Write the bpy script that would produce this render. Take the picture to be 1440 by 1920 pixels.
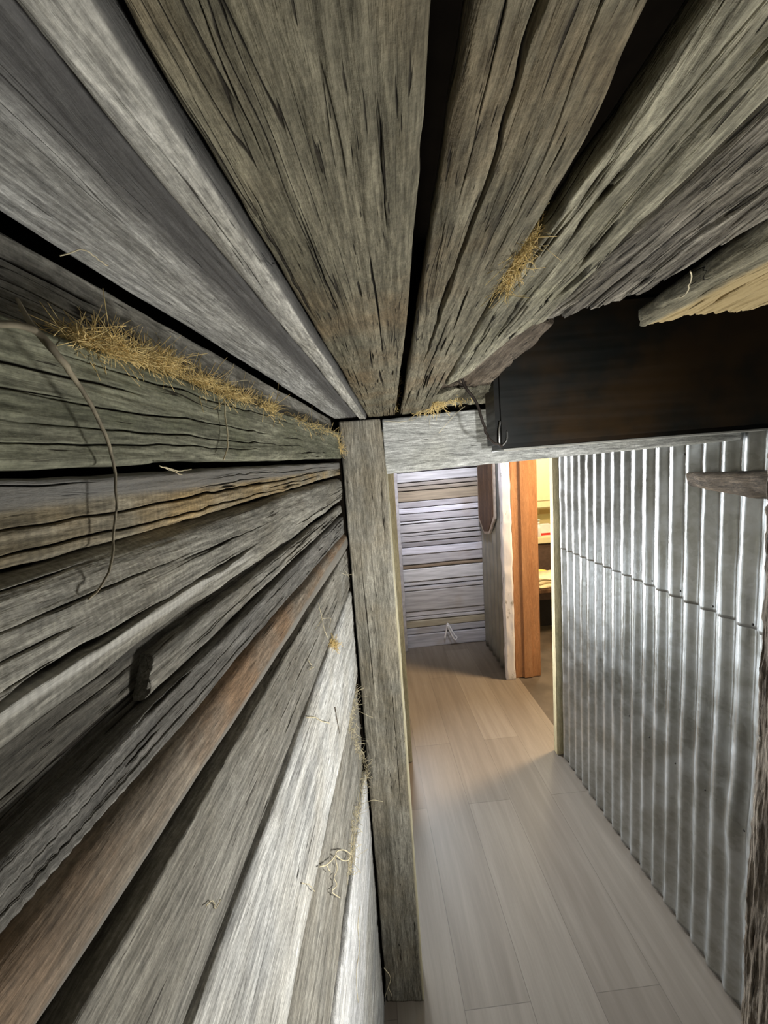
import bpy, math, random
import numpy as np
from mathutils import Matrix, Vector

for o in list(bpy.data.objects):
    bpy.data.objects.remove(o)
scene = bpy.context.scene
COL = scene.collection
random.seed(7)

# ---------------------------------------------------------------- camera
F, CX, CY, H = 740.0, 720.0, 960.0, 1.8


def nrm(a):
    a = np.array(a, float)
    return a / np.linalg.norm(a)


_down = nrm([415 / F, -5937 / F, -1.0])
_Z = -_down
_fw = nrm([(680 - CX) / F, (CY - 872) / F, -1.0])
_Y = nrm(_fw - _Z * _fw.dot(_Z))
_X = np.cross(_Y, _Z)
R = np.array([_X, _Y, _Z])
CAM = np.array([0, 0, H])
TH = math.radians(4.6)                 # the old slab wall and low ceiling run 4.6 degrees off the passage
cT, sT = math.cos(TH), math.sin(TH)
LM = np.array([[cT, -sT, 0], [sT, cT, 0], [0, 0, 1]])

cam_d = bpy.data.cameras.new('camera')
cam_d.sensor_fit = 'VERTICAL'
cam_d.sensor_height = 36
cam_d.sensor_width = 27
cam_d.lens = F / 1920 * 36
cam_d.clip_start = 0.01
cam_o = bpy.data.objects.new('camera', cam_d)
COL.objects.link(cam_o)
m4 = Matrix.Identity(4)
for i in range(3):
    for j in range(3):
        m4[i][j] = R[i, j]
    m4[i][3] = CAM[i]
cam_o.matrix_world = m4
scene.camera = cam_o

# ---------------------------------------------------------------- light, exposure
scene.view_settings.view_transform = 'Standard'
scene.view_settings.look = 'None'
scene.view_settings.gamma = 1
scene.view_settings.use_curve_mapping = False
scene.view_settings.exposure = -0.1
world = bpy.data.worlds.new('world')
scene.world = world
world.use_nodes = True
world.node_tree.nodes['Background'].inputs[0].default_value = (0.75, 0.85, 1.0, 1)
world.node_tree.nodes['Background'].inputs[1].default_value = 0.02


def light(name, kind, loc, power, color, target=None, **kw):
    d = bpy.data.lights.new(name, kind)
    d.energy = power
    d.color = color
    for k, v in kw.items():
        setattr(d, k, v)
    o = bpy.data.objects.new(name, d)
    COL.objects.link(o)
    o.location = loc
    if target is not None:
        o.rotation_euler = (Vector(target) - Vector(loc)).to_track_quat('-Z', 'Y').to_euler()
    return o


# hand torch beside the viewer: faint wide spill plus its narrow centre
light('torch_spill', 'SPOT', (0.15, -0.06, 1.73), 0.3, (1.0, 0.97, 0.90), (0.30, 1.1, 1.78), spot_size=math.radians(125), spot_blend=1.0, shadow_soft_size=0.012)
light('torch_beam', 'SPOT', (0.15, -0.06, 1.73), 38, (1.0, 0.985, 0.96), (0.45, 2.0, 1.60), spot_size=math.radians(60), spot_blend=1.0, shadow_soft_size=0.012)
# added fill at waist height, unseen to the right, turned to the slab wall
light('near_fill', 'AREA', (0.66, 0.46, 1.0), 12, (1.0, 0.972, 0.905), (-0.15, 0.75, 1.45), size=0.16)
# added cool fills on the left, hidden behind the post; no opening there
light('passage_fill', 'AREA', (0.125, 2.80, 1.30), 60, (0.90, 0.95, 1.0), (1.05, 1.15, 1.0), shape='RECTANGLE', size=0.45, size_y=1.3, spread=math.radians(110))
light('side_fill', 'AREA', (-0.06, 1.5, 0.62), 5, (0.88, 0.94, 1.0), (1.0, 1.15, 0.3), shape='RECTANGLE', size=0.4, size_y=1.1)  # added fill for iron and near floor; no window is built here
light('kitchen_lamp', 'AREA', (1.95, 2.5, 2.25), 75, (1.0, 0.70, 0.40), (1.5, 2.55, 0.0), size=0.25)
light('counter_fill', 'AREA', (1.95, 3.75, 2.35), 26, (1.0, 0.88, 0.62), (1.95, 4.3, 0.9), size=0.3)  # extra unseen light, added to brighten the cupboard
light('far_wall_fill', 'AREA', (0.64, 2.35, 2.40), 7, (0.90, 0.90, 1.0), (0.66, 3.64, 1.35), size=0.2, spread=math.radians(65))  # added unseen fill aimed at the far boards

# ---------------------------------------------------------------- pixel / plane measurements
def ray(px, py):
    return R @ np.array([(px - CX) / F, (CY - py) / F, -1.0])


def on_floor(px, py):
    r = ray(px, py); t = -H / r[2]
    return np.array([r[0] * t, r[1] * t, 0.0])


def on_y(px, py, y):
    r = ray(px, py); t = y / r[1]
    return np.array([r[0] * t, y, r[2] * t + H])


def on_x(px, py, x):
    r = ray(px, py); t = x / r[0]
    return np.array([x, r[1] * t, r[2] * t + H])


def lw(px, py, x):                      # point on the slab wall (its own frame, z relative to the lens)
    r = LM @ ray(px, py); t = x / r[0]
    return np.array([x, r[1] * t, r[2] * t])


def lc(px, py, z):                      # point on the low ceiling
    r = LM @ ray(px, py); t = z / r[2]
    return np.array([r[0] * t, r[1] * t, z])


def lf(px, py, y):                      # point on a plane across the slab wall's frame
    r = LM @ ray(px, py); t = y / r[1]
    return np.array([r[0] * t, y, r[2] * t])


def L2W(p):
    return LM.T @ np.array(p, float) + CAM


# ---------------------------------------------------------------- noise
def _hash(ix, iy, seed):
    h = (ix.astype(np.int64) * 374761393 + iy.astype(np.int64) * 668265263 + seed * 2147483647 + 974711) & 0xffffffff
    h = ((h ^ (h >> 13)) * 1274126177) & 0xffffffff
    h = h ^ (h >> 16)
    return (h & 0xffff) / 65535.0


def vnoise(x, y, seed=0):
    x, y = np.broadcast_arrays(np.asarray(x, float), np.asarray(y, float))
    ix, iy = np.floor(x), np.floor(y)
    fx, fy = x - ix, y - iy
    fx = fx * fx * (3 - 2 * fx); fy = fy * fy * (3 - 2 * fy)
    a = _hash(ix, iy, seed); b = _hash(ix + 1, iy, seed)
    c = _hash(ix, iy + 1, seed); d = _hash(ix + 1, iy + 1, seed)
    return (a * (1 - fx) + b * fx) * (1 - fy) + (c * (1 - fx) + d * fx) * fy - 0.5


def fbm(x, y, seed=0, n=3):
    s = 0; a = 1.0
    for k in range(n):
        s = s + a * vnoise(x * 2 ** k, y * 2 ** k, seed + 17 * k); a *= 0.5
    return s


# ---------------------------------------------------------------- mesh helpers
def new_obj(name, me, mat, parent=None):
    o = bpy.data.objects.new(name, me)
    COL.objects.link(o)
    if mat is not None:
        me.materials.append(mat)
    if parent is not None:
        o.parent = parent
    return o


def tag(o, label=None, cat=None, group=None, kind=None):
    if label: o['label'] = label
    if cat: o['category'] = cat
    if group: o['group'] = group
    if kind: o['kind'] = kind
    return o


def mesh_from(name, verts, faces, smooth=True):
    me = bpy.data.meshes.new(name)
    me.from_pydata([tuple(v) for v in verts], [], faces)
    if smooth:
        me.polygons.foreach_set('use_smooth', [True] * len(me.polygons))
    me.update()
    return me


def grid_mesh(name, V, nu, nv, extra_rows=0):
    """V: (nu, nv, 3) closed ring per column -> tube with end caps."""
    me = bpy.data.meshes.new(name)
    verts = V.reshape(-1, 3)
    i, j = np.meshgrid(np.arange(nu - 1), np.arange(nv), indexing='ij')
    j2 = (j + 1) % nv
    quads = np.stack([i * nv + j, (i + 1) * nv + j, (i + 1) * nv + j2, i * nv + j2], -1).reshape(-1, 4)
    nq = len(quads)
    loops = np.concatenate([quads.ravel(), np.arange(nv), (nu - 1) * nv + np.arange(nv)[::-1]])
    me.vertices.add(len(verts)); me.vertices.foreach_set('co', verts.ravel().astype(np.float32))
    me.loops.add(len(loops)); me.loops.foreach_set('vertex_index', loops.astype(np.int32))
    me.polygons.add(nq + 2)
    starts = np.concatenate([np.arange(nq) * 4, [nq * 4, nq * 4 + nv]]).astype(np.int32)
    me.polygons.foreach_set('loop_start', starts)
    sm = np.ones(nq + 2, bool); sm[-2:] = False
    me.polygons.foreach_set('use_smooth', sm)
    me.update(calc_edges=True)
    me.validate()
    return me


def lin(pts, flip=False):
    p = np.array(pts, float)
    c = np.polyfit(p[:, 0], p[:, 1], 1)
    return lambda u: np.polyval(c, u)


def poly(pts):
    p = np.array(pts, float)
    return lambda u: np.interp(u, p[:, 0], p[:, 1])


def const(v):
    return lambda u: np.full_like(np.asarray(u, float), v)


FRAMES = {
    'W': (lambda: (np.array([0, 1, 0.]), np.array([0, 0, 1.]), np.array([1., 0, 0]))),    # slab wall
    'C': (lambda: (np.array([0, 1, 0.]), np.array([1., 0, 0]), np.array([0, 0, -1.]))),   # low ceiling
    'F': (lambda: (np.array([0, 0, -1.]), np.array([1., 0, 0]), np.array([0, -1., 0]))),  # upright facing the viewer (u runs down)
    'H': (lambda: (np.array([1., 0, 0]), np.array([0, 0, 1.]), np.array([0, -1., 0]))),   # lying across, facing the viewer
}


def board(name, mat, frame, u0, u1, v0, v1, face, thick, nu=300, nv=70, seed=0, round_=0.004, bulge=0.0,
          low=0.0012, grain=0.0004, edge=0.001, cracks=0, crack_depth=0.004, crack_list=(), near=0.1, uend=None, ustart=None,
          end_rag=0.0, saw=0.0, scar=None, parent=None, usp='sinh', frame_world=False):
    """A sawn or split plank with worn edges, wavy grain and checks cut into its face."""
    rng = np.random.RandomState(seed)
    nv = int(nv * 1.7)
    a, b, n = FRAMES[frame]()
    if usp == 'sinh':
        t0, t1 = np.arcsinh(u0 / near), np.arcsinh(u1 / near)
        U = near * np.sinh(np.linspace(t0, t1, nu))
    else:
        U = np.linspace(u0, u1, nu)
    s = np.linspace(0, 1, nv)
    s = 0.75 * s + 0.25 * (0.5 - 0.5 * np.cos(np.pi * s))
    lo = v0(U) + edge * 2 * fbm(U * 7, U * 0 + 3.3, seed + 1) + edge * vnoise(U * 60, U * 0, seed + 2)
    hi = v1(U) + edge * 2 * fbm(U * 7, U * 0 + 9.3, seed + 3) + edge * vnoise(U * 60, U * 0, seed + 4)
    V = lo[:, None] + (hi - lo)[:, None] * s[None, :]
    UU = np.repeat(U[:, None], nv, 1)
    if uend is not None:
        ue = uend(V) + end_rag * 2 * vnoise(V * 150, V * 0, seed + 8) + end_rag * vnoise(V * 500, V * 0, seed + 9)
        us = u0
        UU = us + (UU - us) / (u1 - u0) * (ue - us)
    if ustart is not None:
        ub = ustart(V) + end_rag * 2 * vnoise(V * 150, V * 0, seed + 8) + end_rag * vnoise(V * 500, V * 0, seed + 9)
        UU = ub + (UU - u0) / (u1 - u0) * (u1 - ub)
    wob = 0.004 * fbm(UU * 5, V * 6, seed + 5)
    h = low * 2 * fbm(UU * 5, V * 45, seed + 6)
    h = h + grain * 2 * fbm(UU * 14, (V + wob) * 300, seed + 7, 2)
    if saw:
        h = h + saw * np.sin(UU * 2 * np.pi / 0.006 + 6 * vnoise(UU * 10, V * 10, seed + 10)) * (0.5 + vnoise(UU * 12, V * 25, seed + 11))
    wid = hi - lo
    CR = np.zeros_like(h)
    allc = [c_[:5] + (c_[5] * 0.6,) for c_ in crack_list]
    for k in range(cracks):
        ca = rng.uniform(-0.02, u1 * 0.95) if rng.rand() < 0.6 else rng.uniform(u0, u1)
        ln = 0.03 + 0.4 * rng.rand() ** 2.2 * (0.4 + abs(ca))
        allc.append((ca, ca + ln, rng.uniform(0.05, 0.95), None, crack_depth * rng.uniform(0.4, 1.2), rng.uniform(0.0004, 0.0011) * (0.55 + abs(ca))))
    for kc, (ca, cb, sa, sb, dep, cw) in enumerate(allc):
        wn = min(1.0, 0.25 + 2.5 * (cb - ca))
        sb = sa + rng.uniform(-0.06, 0.06) * wn if sb is None else sb
        tt = np.clip((U - ca) / (cb - ca), 0, 1)
        sc = sa + (sb - sa) * tt
        vc = lo + wid * sc + wn * 0.0022 * fbm(U * 9, U * 0 + ca + kc * 1.37, seed + 20) + wn * 0.0014 * vnoise(U * 70, U * 0 + ca * 3 + kc * 2.1, seed + 21)
        taper = np.clip(np.minimum(U - ca, cb - U) / (0.25 * (cb - ca)), 0, 1)
        w = cw * (0.3 + 0.7 * taper) * (0.8 + 0.9 * vnoise(U * 25, U * 0 + 1, seed + 22))
        d = np.abs(V - vc[:, None]) / np.maximum(w[:, None], 1e-5)
        pr = np.exp(-d ** 3) * taper[:, None]
        h = h - dep * pr
        CR = np.maximum(CR, pr)
    dist = np.minimum(V - lo[:, None], hi[:, None] - V)
    rr = round_ * (1 + 0.8 * vnoise(UU * 12, V * 0, seed + 12))
    q = np.clip(dist / rr, 0, 1)
    h = h - rr * (1 - np.sqrt(np.clip(1 - (1 - q) ** 2, 0, 1)))
    ss = (V - lo[:, None]) / wid[:, None]
    h = h - bulge * (2 * ss - 1) ** 2
    W = face + h
    um, vm = 0.5 * (u0 + u1), float(0.5 * (lo.mean() + hi.mean()))
    ring = np.zeros((nu, nv + 2, 3))
    ring[:, :nv, 0] = UU - um; ring[:, :nv, 1] = V - vm; ring[:, :nv, 2] = W - face
    for k, jj in ((nv, nv - 1), (nv + 1, 0)):
        ring[:, k, 0] = UU[:, jj] - um
        ring[:, k, 1] = V[:, jj] - vm
        ring[:, k, 2] = -thick
    me = grid_mesh(name, ring, nu, nv + 2)
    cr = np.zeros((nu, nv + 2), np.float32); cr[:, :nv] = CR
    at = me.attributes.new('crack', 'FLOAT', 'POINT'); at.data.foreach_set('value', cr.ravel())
    if scar:
        ca, cb, sa, wd = scar
        sv = (V - lo[:, None]) / wid[:, None] - (sa + 0.05 * vnoise(UU * 22, V * 0, seed + 31))
        tp = np.clip(np.minimum(UU - ca, cb - UU) / 0.05, 0, 1)
        sm = np.zeros((nu, nv + 2), np.float32)
        sm[:, :nv] = tp * np.clip(1.6 - 1.6 * np.abs(sv) / (wd * (1 + 1.2 * vnoise(UU * 60, V * 60, seed + 32))), 0, 1)
        a2 = me.attributes.new('scar', 'FLOAT', 'POINT'); a2.data.foreach_set('value', sm.ravel())
    o = new_obj(name, me, mat, parent)
    if frame_world:
        org = a * um + b * vm + n * face; A = (a, b, n)
    else:
        org = L2W(a * um + b * vm + n * face); A = (LM.T @ a, LM.T @ b, LM.T @ n)
    M = Matrix.Identity(4)
    for i in range(3):
        for j in range(3):
            M[i][j] = A[j][i]
        M[i][3] = org[i]
    o.matrix_world = M
    return o


def box(name, mat, x0, x1, y0, y1, z0, z1, bev=0.003, parent=None, rough=0.0, seg=2, center=None, M=None):
    """bevelled box (optionally slightly uneven)"""
    import bmesh
    bm = bmesh.new()
    bmesh.ops.create_cube(bm, size=1)
    cx, cy, cz = (x0 + x1) / 2, (y0 + y1) / 2, (z0 + z1) / 2
    for v in bm.verts:
        v.co = Vector((v.co.x * (x1 - x0), v.co.y * (y1 - y0), v.co.z * (z1 - z0)))
    if bev > 0:
        bmesh.ops.bevel(bm, geom=list(bm.edges), offset=bev, segments=seg, affect='EDGES')
    me = bpy.data.meshes.new(name)
    bm.to_mesh(me); bm.free()
    o = new_obj(name, me, mat, parent)
    if M is None:
        o.location = (cx, cy, cz)
    else:
        o.matrix_world = M @ Matrix.Translation((cx, cy, cz))
    if parent is not None:
        bpy.context.view_layer.update()
        o.matrix_parent_inverse = parent.matrix_world.inverted()
    return o


def tube_arrays(pts, rad, sides=6):
    pts = np.array(pts, float); n = len(pts)
    rad = np.broadcast_to(np.array(rad, float), (n,))
    T = np.gradient(pts, axis=0)
    T /= np.linalg.norm(T, axis=1)[:, None] + 1e-12
    up = np.array([0.31, 0.2, 0.93]); up2 = np.array([0.9, -0.3, 0.1])
    A = np.cross(T, up)
    bad = np.linalg.norm(A, axis=1) < 0.15
    A[bad] = np.cross(T[bad], up2)
    A /= np.linalg.norm(A, axis=1)[:, None] + 1e-12
    B = np.cross(T, A)
    an = np.linspace(0, 2 * np.pi, sides, endpoint=False)
    V = pts[:, None, :] + rad[:, None, None] * (np.cos(an)[None, :, None] * A[:, None, :] + np.sin(an)[None, :, None] * B[:, None, :])
    return V


def smooth_path(pts, n=40):
    p = np.array(pts, float)
    P = np.vstack([2 * p[0] - p[1], p, 2 * p[-1] - p[-2]])
    out = []
    k = len(p) - 1
    for i in range(k):
        m = max(2, n // k)
        for t in np.linspace(0, 1, m, endpoint=False):
            p0, p1, p2, p3 = P[i], P[i + 1], P[i + 2], P[i + 3]
            out.append(0.5 * ((2 * p1) + (-p0 + p2) * t + (2 * p0 - 5 * p1 + 4 * p2 - p3) * t * t + (-p0 + 3 * p1 - 3 * p2 + p3) * t ** 3))
    out.append(p[-1])
    return np.array(out)


def tubes(name, paths, mat, sides=6, parent=None, origin=None):
    """one mesh of one or more tapering tubes; paths = [(pts, radii)]"""
    vs, fs, off = [], [], 0
    for pts, rad in paths:
        V = tube_arrays(pts, rad, sides); n = len(V)
        vs.append(V.reshape(-1, 3))
        for i in range(n - 1):
            for j in range(sides):
                k = (j + 1) % sides
                fs.append((off + i * sides + j, off + i * sides + k, off + (i + 1) * sides + k, off + (i + 1) * sides + j))
        fs.append(tuple(off + j for j in range(sides))[::-1])
        fs.append(tuple(off + (n - 1) * sides + j for j in range(sides)))
        off += n * sides
    vs = np.vstack(vs)
    if origin is None:
        origin = vs.mean(0)
    me = mesh_from(name, vs - origin, fs)
    o = new_obj(name, me, mat, parent)
    o.location = origin
    return o


# ---------------------------------------------------------------- materials
class NT:
    def __init__(self, name):
        self.m = bpy.data.materials.new(name)
        self.m.use_nodes = True
        self.t = self.m.node_tree
        self.b = self.t.nodes['Principled BSDF']

    def n(self, typ, **kw):
        nd = self.t.nodes.new(typ)
        for k, v in kw.items():
            setattr(nd, k, v)
        return nd

    def l(self, a, b):
        self.t.links.new(a, b)

    def set(self, sock, v):
        if hasattr(v, 'is_linked') or isinstance(v, bpy.types.NodeSocket):
            self.l(v, sock)
        else:
            sock.default_value = v

    def math(self, op, a, b=None, c=None, clamp=False):
        nd = self.n('ShaderNodeMath', operation=op, use_clamp=clamp)
        self.set(nd.inputs[0], a)
        if b is not None: self.set(nd.inputs[1], b)
        if c is not None: self.set(nd.inputs[2], c)
        return nd.outputs[0]

    def noise(self, vec, scale=1.0, detail=2.0, rough=0.5, dist=0.0):
        nd = self.n('ShaderNodeTexNoise')
        self.l(vec, nd.inputs['Vector'])
        nd.inputs['Scale'].default_value = scale
        nd.inputs['Detail'].default_value = detail
        nd.inputs['Roughness'].default_value = rough
        nd.inputs['Distortion'].default_value = dist
        return nd.outputs['Fac']

    def scaled(self, vec, s):
        nd = self.n('ShaderNodeVectorMath', operation='MULTIPLY')
        self.l(vec, nd.inputs[0]); nd.inputs[1].default_value = s
        return nd.outputs[0]

    def mapr(self, v, a, b, c=0.0, d=1.0, smooth=True):
        nd = self.n('ShaderNodeMapRange')
        if smooth: nd.interpolation_type = 'SMOOTHSTEP'
        self.l(v, nd.inputs[0])
        for i, x in enumerate((a, b, c, d)):
            nd.inputs[i + 1].default_value = x
        return nd.outputs[0]

    def mix(self, f, a, b, blend='MIX'):
        nd = self.n('ShaderNodeMix', data_type='RGBA', blend_type=blend)
        self.set(nd.inputs[0], f)
        for sock, v in ((nd.inputs[6], a), (nd.inputs[7], b)):
            if isinstance(v, tuple):
                sock.default_value = v if len(v) == 4 else (*v, 1)
            else:
                self.l(v, sock)
        return nd.outputs[2]

    def objcoord(self, seeded=True):
        tc = self.n('ShaderNodeTexCoord')
        if not seeded:
            return tc.outputs['Object']
        oi = self.n('ShaderNodeObjectInfo')
        k = self.math('MULTIPLY', oi.outputs['Random'], 37.0)
        cmb = self.n('ShaderNodeCombineXYZ')
        for i in range(3): self.l(k, cmb.inputs[i])
        ad = self.n('ShaderNodeVectorMath', operation='ADD')
        self.l(tc.outputs['Object'], ad.inputs[0]); self.l(cmb.outputs[0], ad.inputs[1])
        return ad.outputs[0]


def wood(name, dark, light_, tint, tint_amt=0.5, crack=0.5, checks=0.5, bump=0.6, rough=0.85, axis=0, k=1.0, contrast=1.0,
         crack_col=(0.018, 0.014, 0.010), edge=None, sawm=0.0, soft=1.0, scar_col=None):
    """weathered timber; the grain runs along local axis `axis`"""
    t = NT(name)
    co = t.objcoord()
    # wander of the grain
    wv = t.noise(t.scaled(co, tuple(4.0 if i == axis else 10.0 for i in range(3))), 1.0, 2.0)
    wofs = t.math('MULTIPLY', t.math('SUBTRACT', wv, 0.5), 0.022 / k)
    cmb = t.n('ShaderNodeCombineXYZ')
    for i in range(3):
        if i != axis: t.l(wofs, cmb.inputs[i])
    ad = t.n('ShaderNodeVectorMath', operation='ADD'); t.l(co, ad.inputs[0]); t.l(cmb.outputs[0], ad.inputs[1])
    g = ad.outputs[0]

    def st(al, ac):
        return t.scaled(g, tuple((al if i == axis else ac) * k for i in range(3)))
    n1 = t.noise(st(4.5, 48), 1.0, 5.0, 0.65)
    n2 = t.noise(st(55, 480), 1.0, 3.0, 0.65)
    n3 = t.noise(t.scaled(co, (8.0 * k,) * 3), 1.0, 4.0, 0.6)
    n4 = t.noise(st(22, 210), 1.0, 4.0, 0.75)
    n5 = t.noise(t.scaled(co, (380.0 * k,) * 3), 1.0, 3.0, 0.7)
    c = t.mix(t.mapr(n1, 0.5 - 0.17 / contrast, 0.5 + 0.17 / contrast), dark, light_)
    c = t.mix(t.math('MULTIPLY', t.mapr(n3, 0.38, 0.68), tint_amt), c, tint)

    def mul(c, f):
        cf = t.n('ShaderNodeCombineColor')
        for i in range(3): t.l(f, cf.inputs[i])
        return t.mix(1.0, c, cf.outputs[0], 'MULTIPLY')
    c = mul(c, t.mapr(n2, 0.25, 0.75, 1 - 0.38 * soft, 1 + 0.32 * soft))
    c = mul(c, t.mapr(n4, 0.28, 0.72, 1 - 0.34 * soft, 1 + 0.3 * soft))
    c = mul(c, t.mapr(n5, 0.28, 0.72, 1 - 0.16 * soft, 1 + 0.2 * soft))
    # long thin splits
    nc = t.noise(st(1.6, 95), 1.0, 2.0, 0.5)
    line = t.mapr(t.math('ABSOLUTE', t.math('SUBTRACT', nc, 0.5)), 0.002, 0.012, 1.0, 0.0)
    nm = t.noise(st(5, 26), 1.0, 2.0)
    line = t.math('MULTIPLY', line, t.mapr(nm, 0.62 - 0.22 * crack, 0.70 - 0.2 * crack))
    # short dark checks
    nk = t.noise(st(22, 430), 1.0, 2.0, 0.5)
    chk = t.mapr(nk, 0.73 - 0.10 * checks, 0.78 - 0.10 * checks)
    pit = t.math('MAXIMUM', line, t.math('MULTIPLY', chk, 0.9), clamp=True)
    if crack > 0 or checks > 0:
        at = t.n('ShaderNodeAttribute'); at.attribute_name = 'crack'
        pit = t.math('MAXIMUM', pit, t.mapr(at.outputs['Fac'], 0.25, 0.75), clamp=True)  # darkens crack cores: their unlit depth put into the colour
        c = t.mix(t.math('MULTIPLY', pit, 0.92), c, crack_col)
    if scar_col is not None:
        a2 = t.n('ShaderNodeAttribute'); a2.attribute_name = 'scar'
        c = t.mix(t.math('MULTIPLY', a2.outputs['Fac'], 0.8, clamp=True), c, scar_col)
    if sawm:
        sw = t.n('ShaderNodeTexWave', wave_type='BANDS', bands_direction='X')
        t.l(co, sw.inputs['Vector']); sw.inputs['Scale'].default_value = 70; sw.inputs['Distortion'].default_value = 5
        sw.inputs['Detail'].default_value = 3; sw.inputs['Detail Scale'].default_value = 1.2
        c = mul(c, t.mapr(sw.outputs['Fac'], 0.0, 1.0, 0.92, 1.07))
    if edge is not None:          # colour band along one edge: (axis, from, to, colour)
        sp = t.n('ShaderNodeSeparateXYZ'); tc = t.n('ShaderNodeTexCoord'); t.l(tc.outputs['Object'], sp.inputs[0])
        e = t.math('ADD', sp.outputs[edge[0]], t.math('MULTIPLY', t.math('SUBTRACT', n3, 0.5), edge[4] if len(edge) > 4 else 0.01))
        c = t.mix(t.math('MULTIPLY', t.mapr(e, edge[1], edge[2]), 0.85), c, edge[3])
    t.l(c, t.b.inputs['Base Color'])
    t.b.inputs['Roughness'].default_value = rough
    t.b.inputs['Specular IOR Level'].default_value = 0.25
    h = t.math('ADD', t.math('ADD', t.math('MULTIPLY', n2, 0.35), t.math('MULTIPLY', n5, 0.3)), t.math('MULTIPLY', n1, 0.4))
    h = t.math('ADD', h, t.math('MULTIPLY', n4, 0.6))
    h = t.math('SUBTRACT', h, t.math('MULTIPLY', pit, 0.9))
    if sawm:
        wv2 = t.n('ShaderNodeTexWave', wave_type='BANDS', bands_direction='X')
        t.l(co, wv2.inputs['Vector']); wv2.inputs['Scale'].default_value = 55; wv2.inputs['Distortion'].default_value = 2.5
        wv2.inputs['Detail Scale'].default_value = 0.6
        h = t.math('ADD', h, t.math('MULTIPLY', wv2.outputs['Fac'], sawm))
    bp = t.n('ShaderNodeBump'); bp.inputs['Strength'].default_value = bump; bp.inputs['Distance'].default_value = 0.0022 / k
    t.l(h, bp.inputs['Height']); t.l(bp.outputs[0], t.b.inputs['Normal'])
    return t.m


def plain(name, col, rough=0.6, metal=0.0, var=0.15, scale=30.0, spec=0.4, bump=0.0):
    t = NT(name)
    co = t.objcoord()
    n = t.noise(co, scale, 3.0)
    lo = tuple(c * (1 - var) for c in col); hi = tuple(min(1, c * (1 + var)) for c in col)
    t.l(t.mix(t.mapr(n, 0.3, 0.7), lo, hi), t.b.inputs['Base Color'])
    t.b.inputs['Roughness'].default_value = rough
    t.b.inputs['Metallic'].default_value = metal
    t.b.inputs['Specular IOR Level'].default_value = spec
    if bump:
        bp = t.n('ShaderNodeBump'); bp.inputs['Strength'].default_value = bump; bp.inputs['Distance'].default_value = 0.002
        t.l(n, bp.inputs['Height']); t.l(bp.outputs[0], t.b.inputs['Normal'])
    return t.m


G1 = dict(dark=(0.115, 0.105, 0.085), light_=(0.30, 0.285, 0.235))
W_grey = wood('weathered_grey', (0.15, 0.148, 0.135), (0.36, 0.355, 0.33), (0.20, 0.19, 0.15), 0.4, 0.35, 0.3)
W_olive = wood('weathered_olive', (0.125, 0.115, 0.080), (0.255, 0.235, 0.170), (0.18, 0.125, 0.065), 0.6, 0.6, 0.6, 0.9)
W_green = wood('weathered_green', (0.115, 0.118, 0.085), (0.26, 0.26, 0.195), (0.145, 0.155, 0.095), 0.6, 0.55, 0.15, 0.5)
W_rough = wood('rough_split', (0.15, 0.14, 0.10), (0.38, 0.36, 0.27), (0.25, 0.24, 0.155), 0.5, 0.6, 0.45, 0.9)
W_rough2 = wood('rough_dark', (0.085, 0.075, 0.062), (0.34, 0.315, 0.26), (0.16, 0.14, 0.10), 0.4, 1.0, 1.0, 1.0, contrast=1.5)
W_pale = wood('weathered_pale', (0.30, 0.305, 0.30), (0.62, 0.625, 0.61), (0.46, 0.43, 0.36), 0.4, 0.3, 0.1, 0.45)
W_white = wood('bleached_board', (0.42, 0.43, 0.44), (0.75, 0.76, 0.77), (0.55, 0.52, 0.46), 0.3, 0.35, 0.1, 0.4)
W_mid = wood('weathered_mid', (0.15, 0.145, 0.128), (0.34, 0.33, 0.295), (0.19, 0.17, 0.13), 0.45, 0.4, 0.25, 0.55)
W_dark = wood('weathered_dark', (0.055, 0.052, 0.044), (0.16, 0.15, 0.128), (0.09, 0.08, 0.06), 0.4, 0.6, 0.5, 0.7)
W_saw = wood('sawn_dark', (0.095, 0.092, 0.085), (0.22, 0.215, 0.20), (0.14, 0.13, 0.11), 0.4, 0.3, 0.6, 0.8)
W_tan = wood('sawn_tan', (0.15, 0.128, 0.085), (0.33, 0.30, 0.23), (0.34, 0.24, 0.11), 0.8, 0.5, 0.1, 0.6, sawm=0.08, edge=(1, 0.002, 0.008, (0.20, 0.20, 0.195), 0.008))
W_b3 = wood('sawn_grey', (0.16, 0.155, 0.135), (0.34, 0.33, 0.29), (0.20, 0.175, 0.125), 0.4, 0.35, 0.1, 0.6, sawm=0.10, scar_col=(0.58, 0.57, 0.53))
W_brown = wood('brown_board', (0.17, 0.135, 0.10), (0.29, 0.25, 0.20), (0.27, 0.16, 0.085), 0.75, 0.2, 0.1, 0.4, edge=(1, -0.010, -0.017, (0.21, 0.205, 0.185), 0.006))
W_post = wood('post_timber', (0.15, 0.142, 0.115), (0.34, 0.325, 0.275), (0.26, 0.22, 0.15), 0.5, 0.45, 0.15, 0.45, k=0.8, edge=(1, 0.056, 0.062, (0.55, 0.50, 0.34), 0.004))  # yellowish right edge is rim light put into the colour
W_lintel = wood('lintel_timber', (0.33, 0.34, 0.325), (0.55, 0.56, 0.54), (0.42, 0.42, 0.37), 0.5, 0.25, 0.1, 0.5, k=0.8)
W_pine = wood('pine_timber', (0.40, 0.34, 0.20), (0.55, 0.48, 0.30), (0.42, 0.34, 0.19), 0.4, 0.0, 0.0, 0.2, 0.7, axis=2, k=0.5, soft=0.5)
W_orange = wood('oiled_jamb', (0.40, 0.20, 0.095), (0.50, 0.27, 0.135), (0.45, 0.22, 0.10), 0.4, 0.0, 0.0, 0.1, 0.5, axis=2, k=0.35, soft=0.35)
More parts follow.
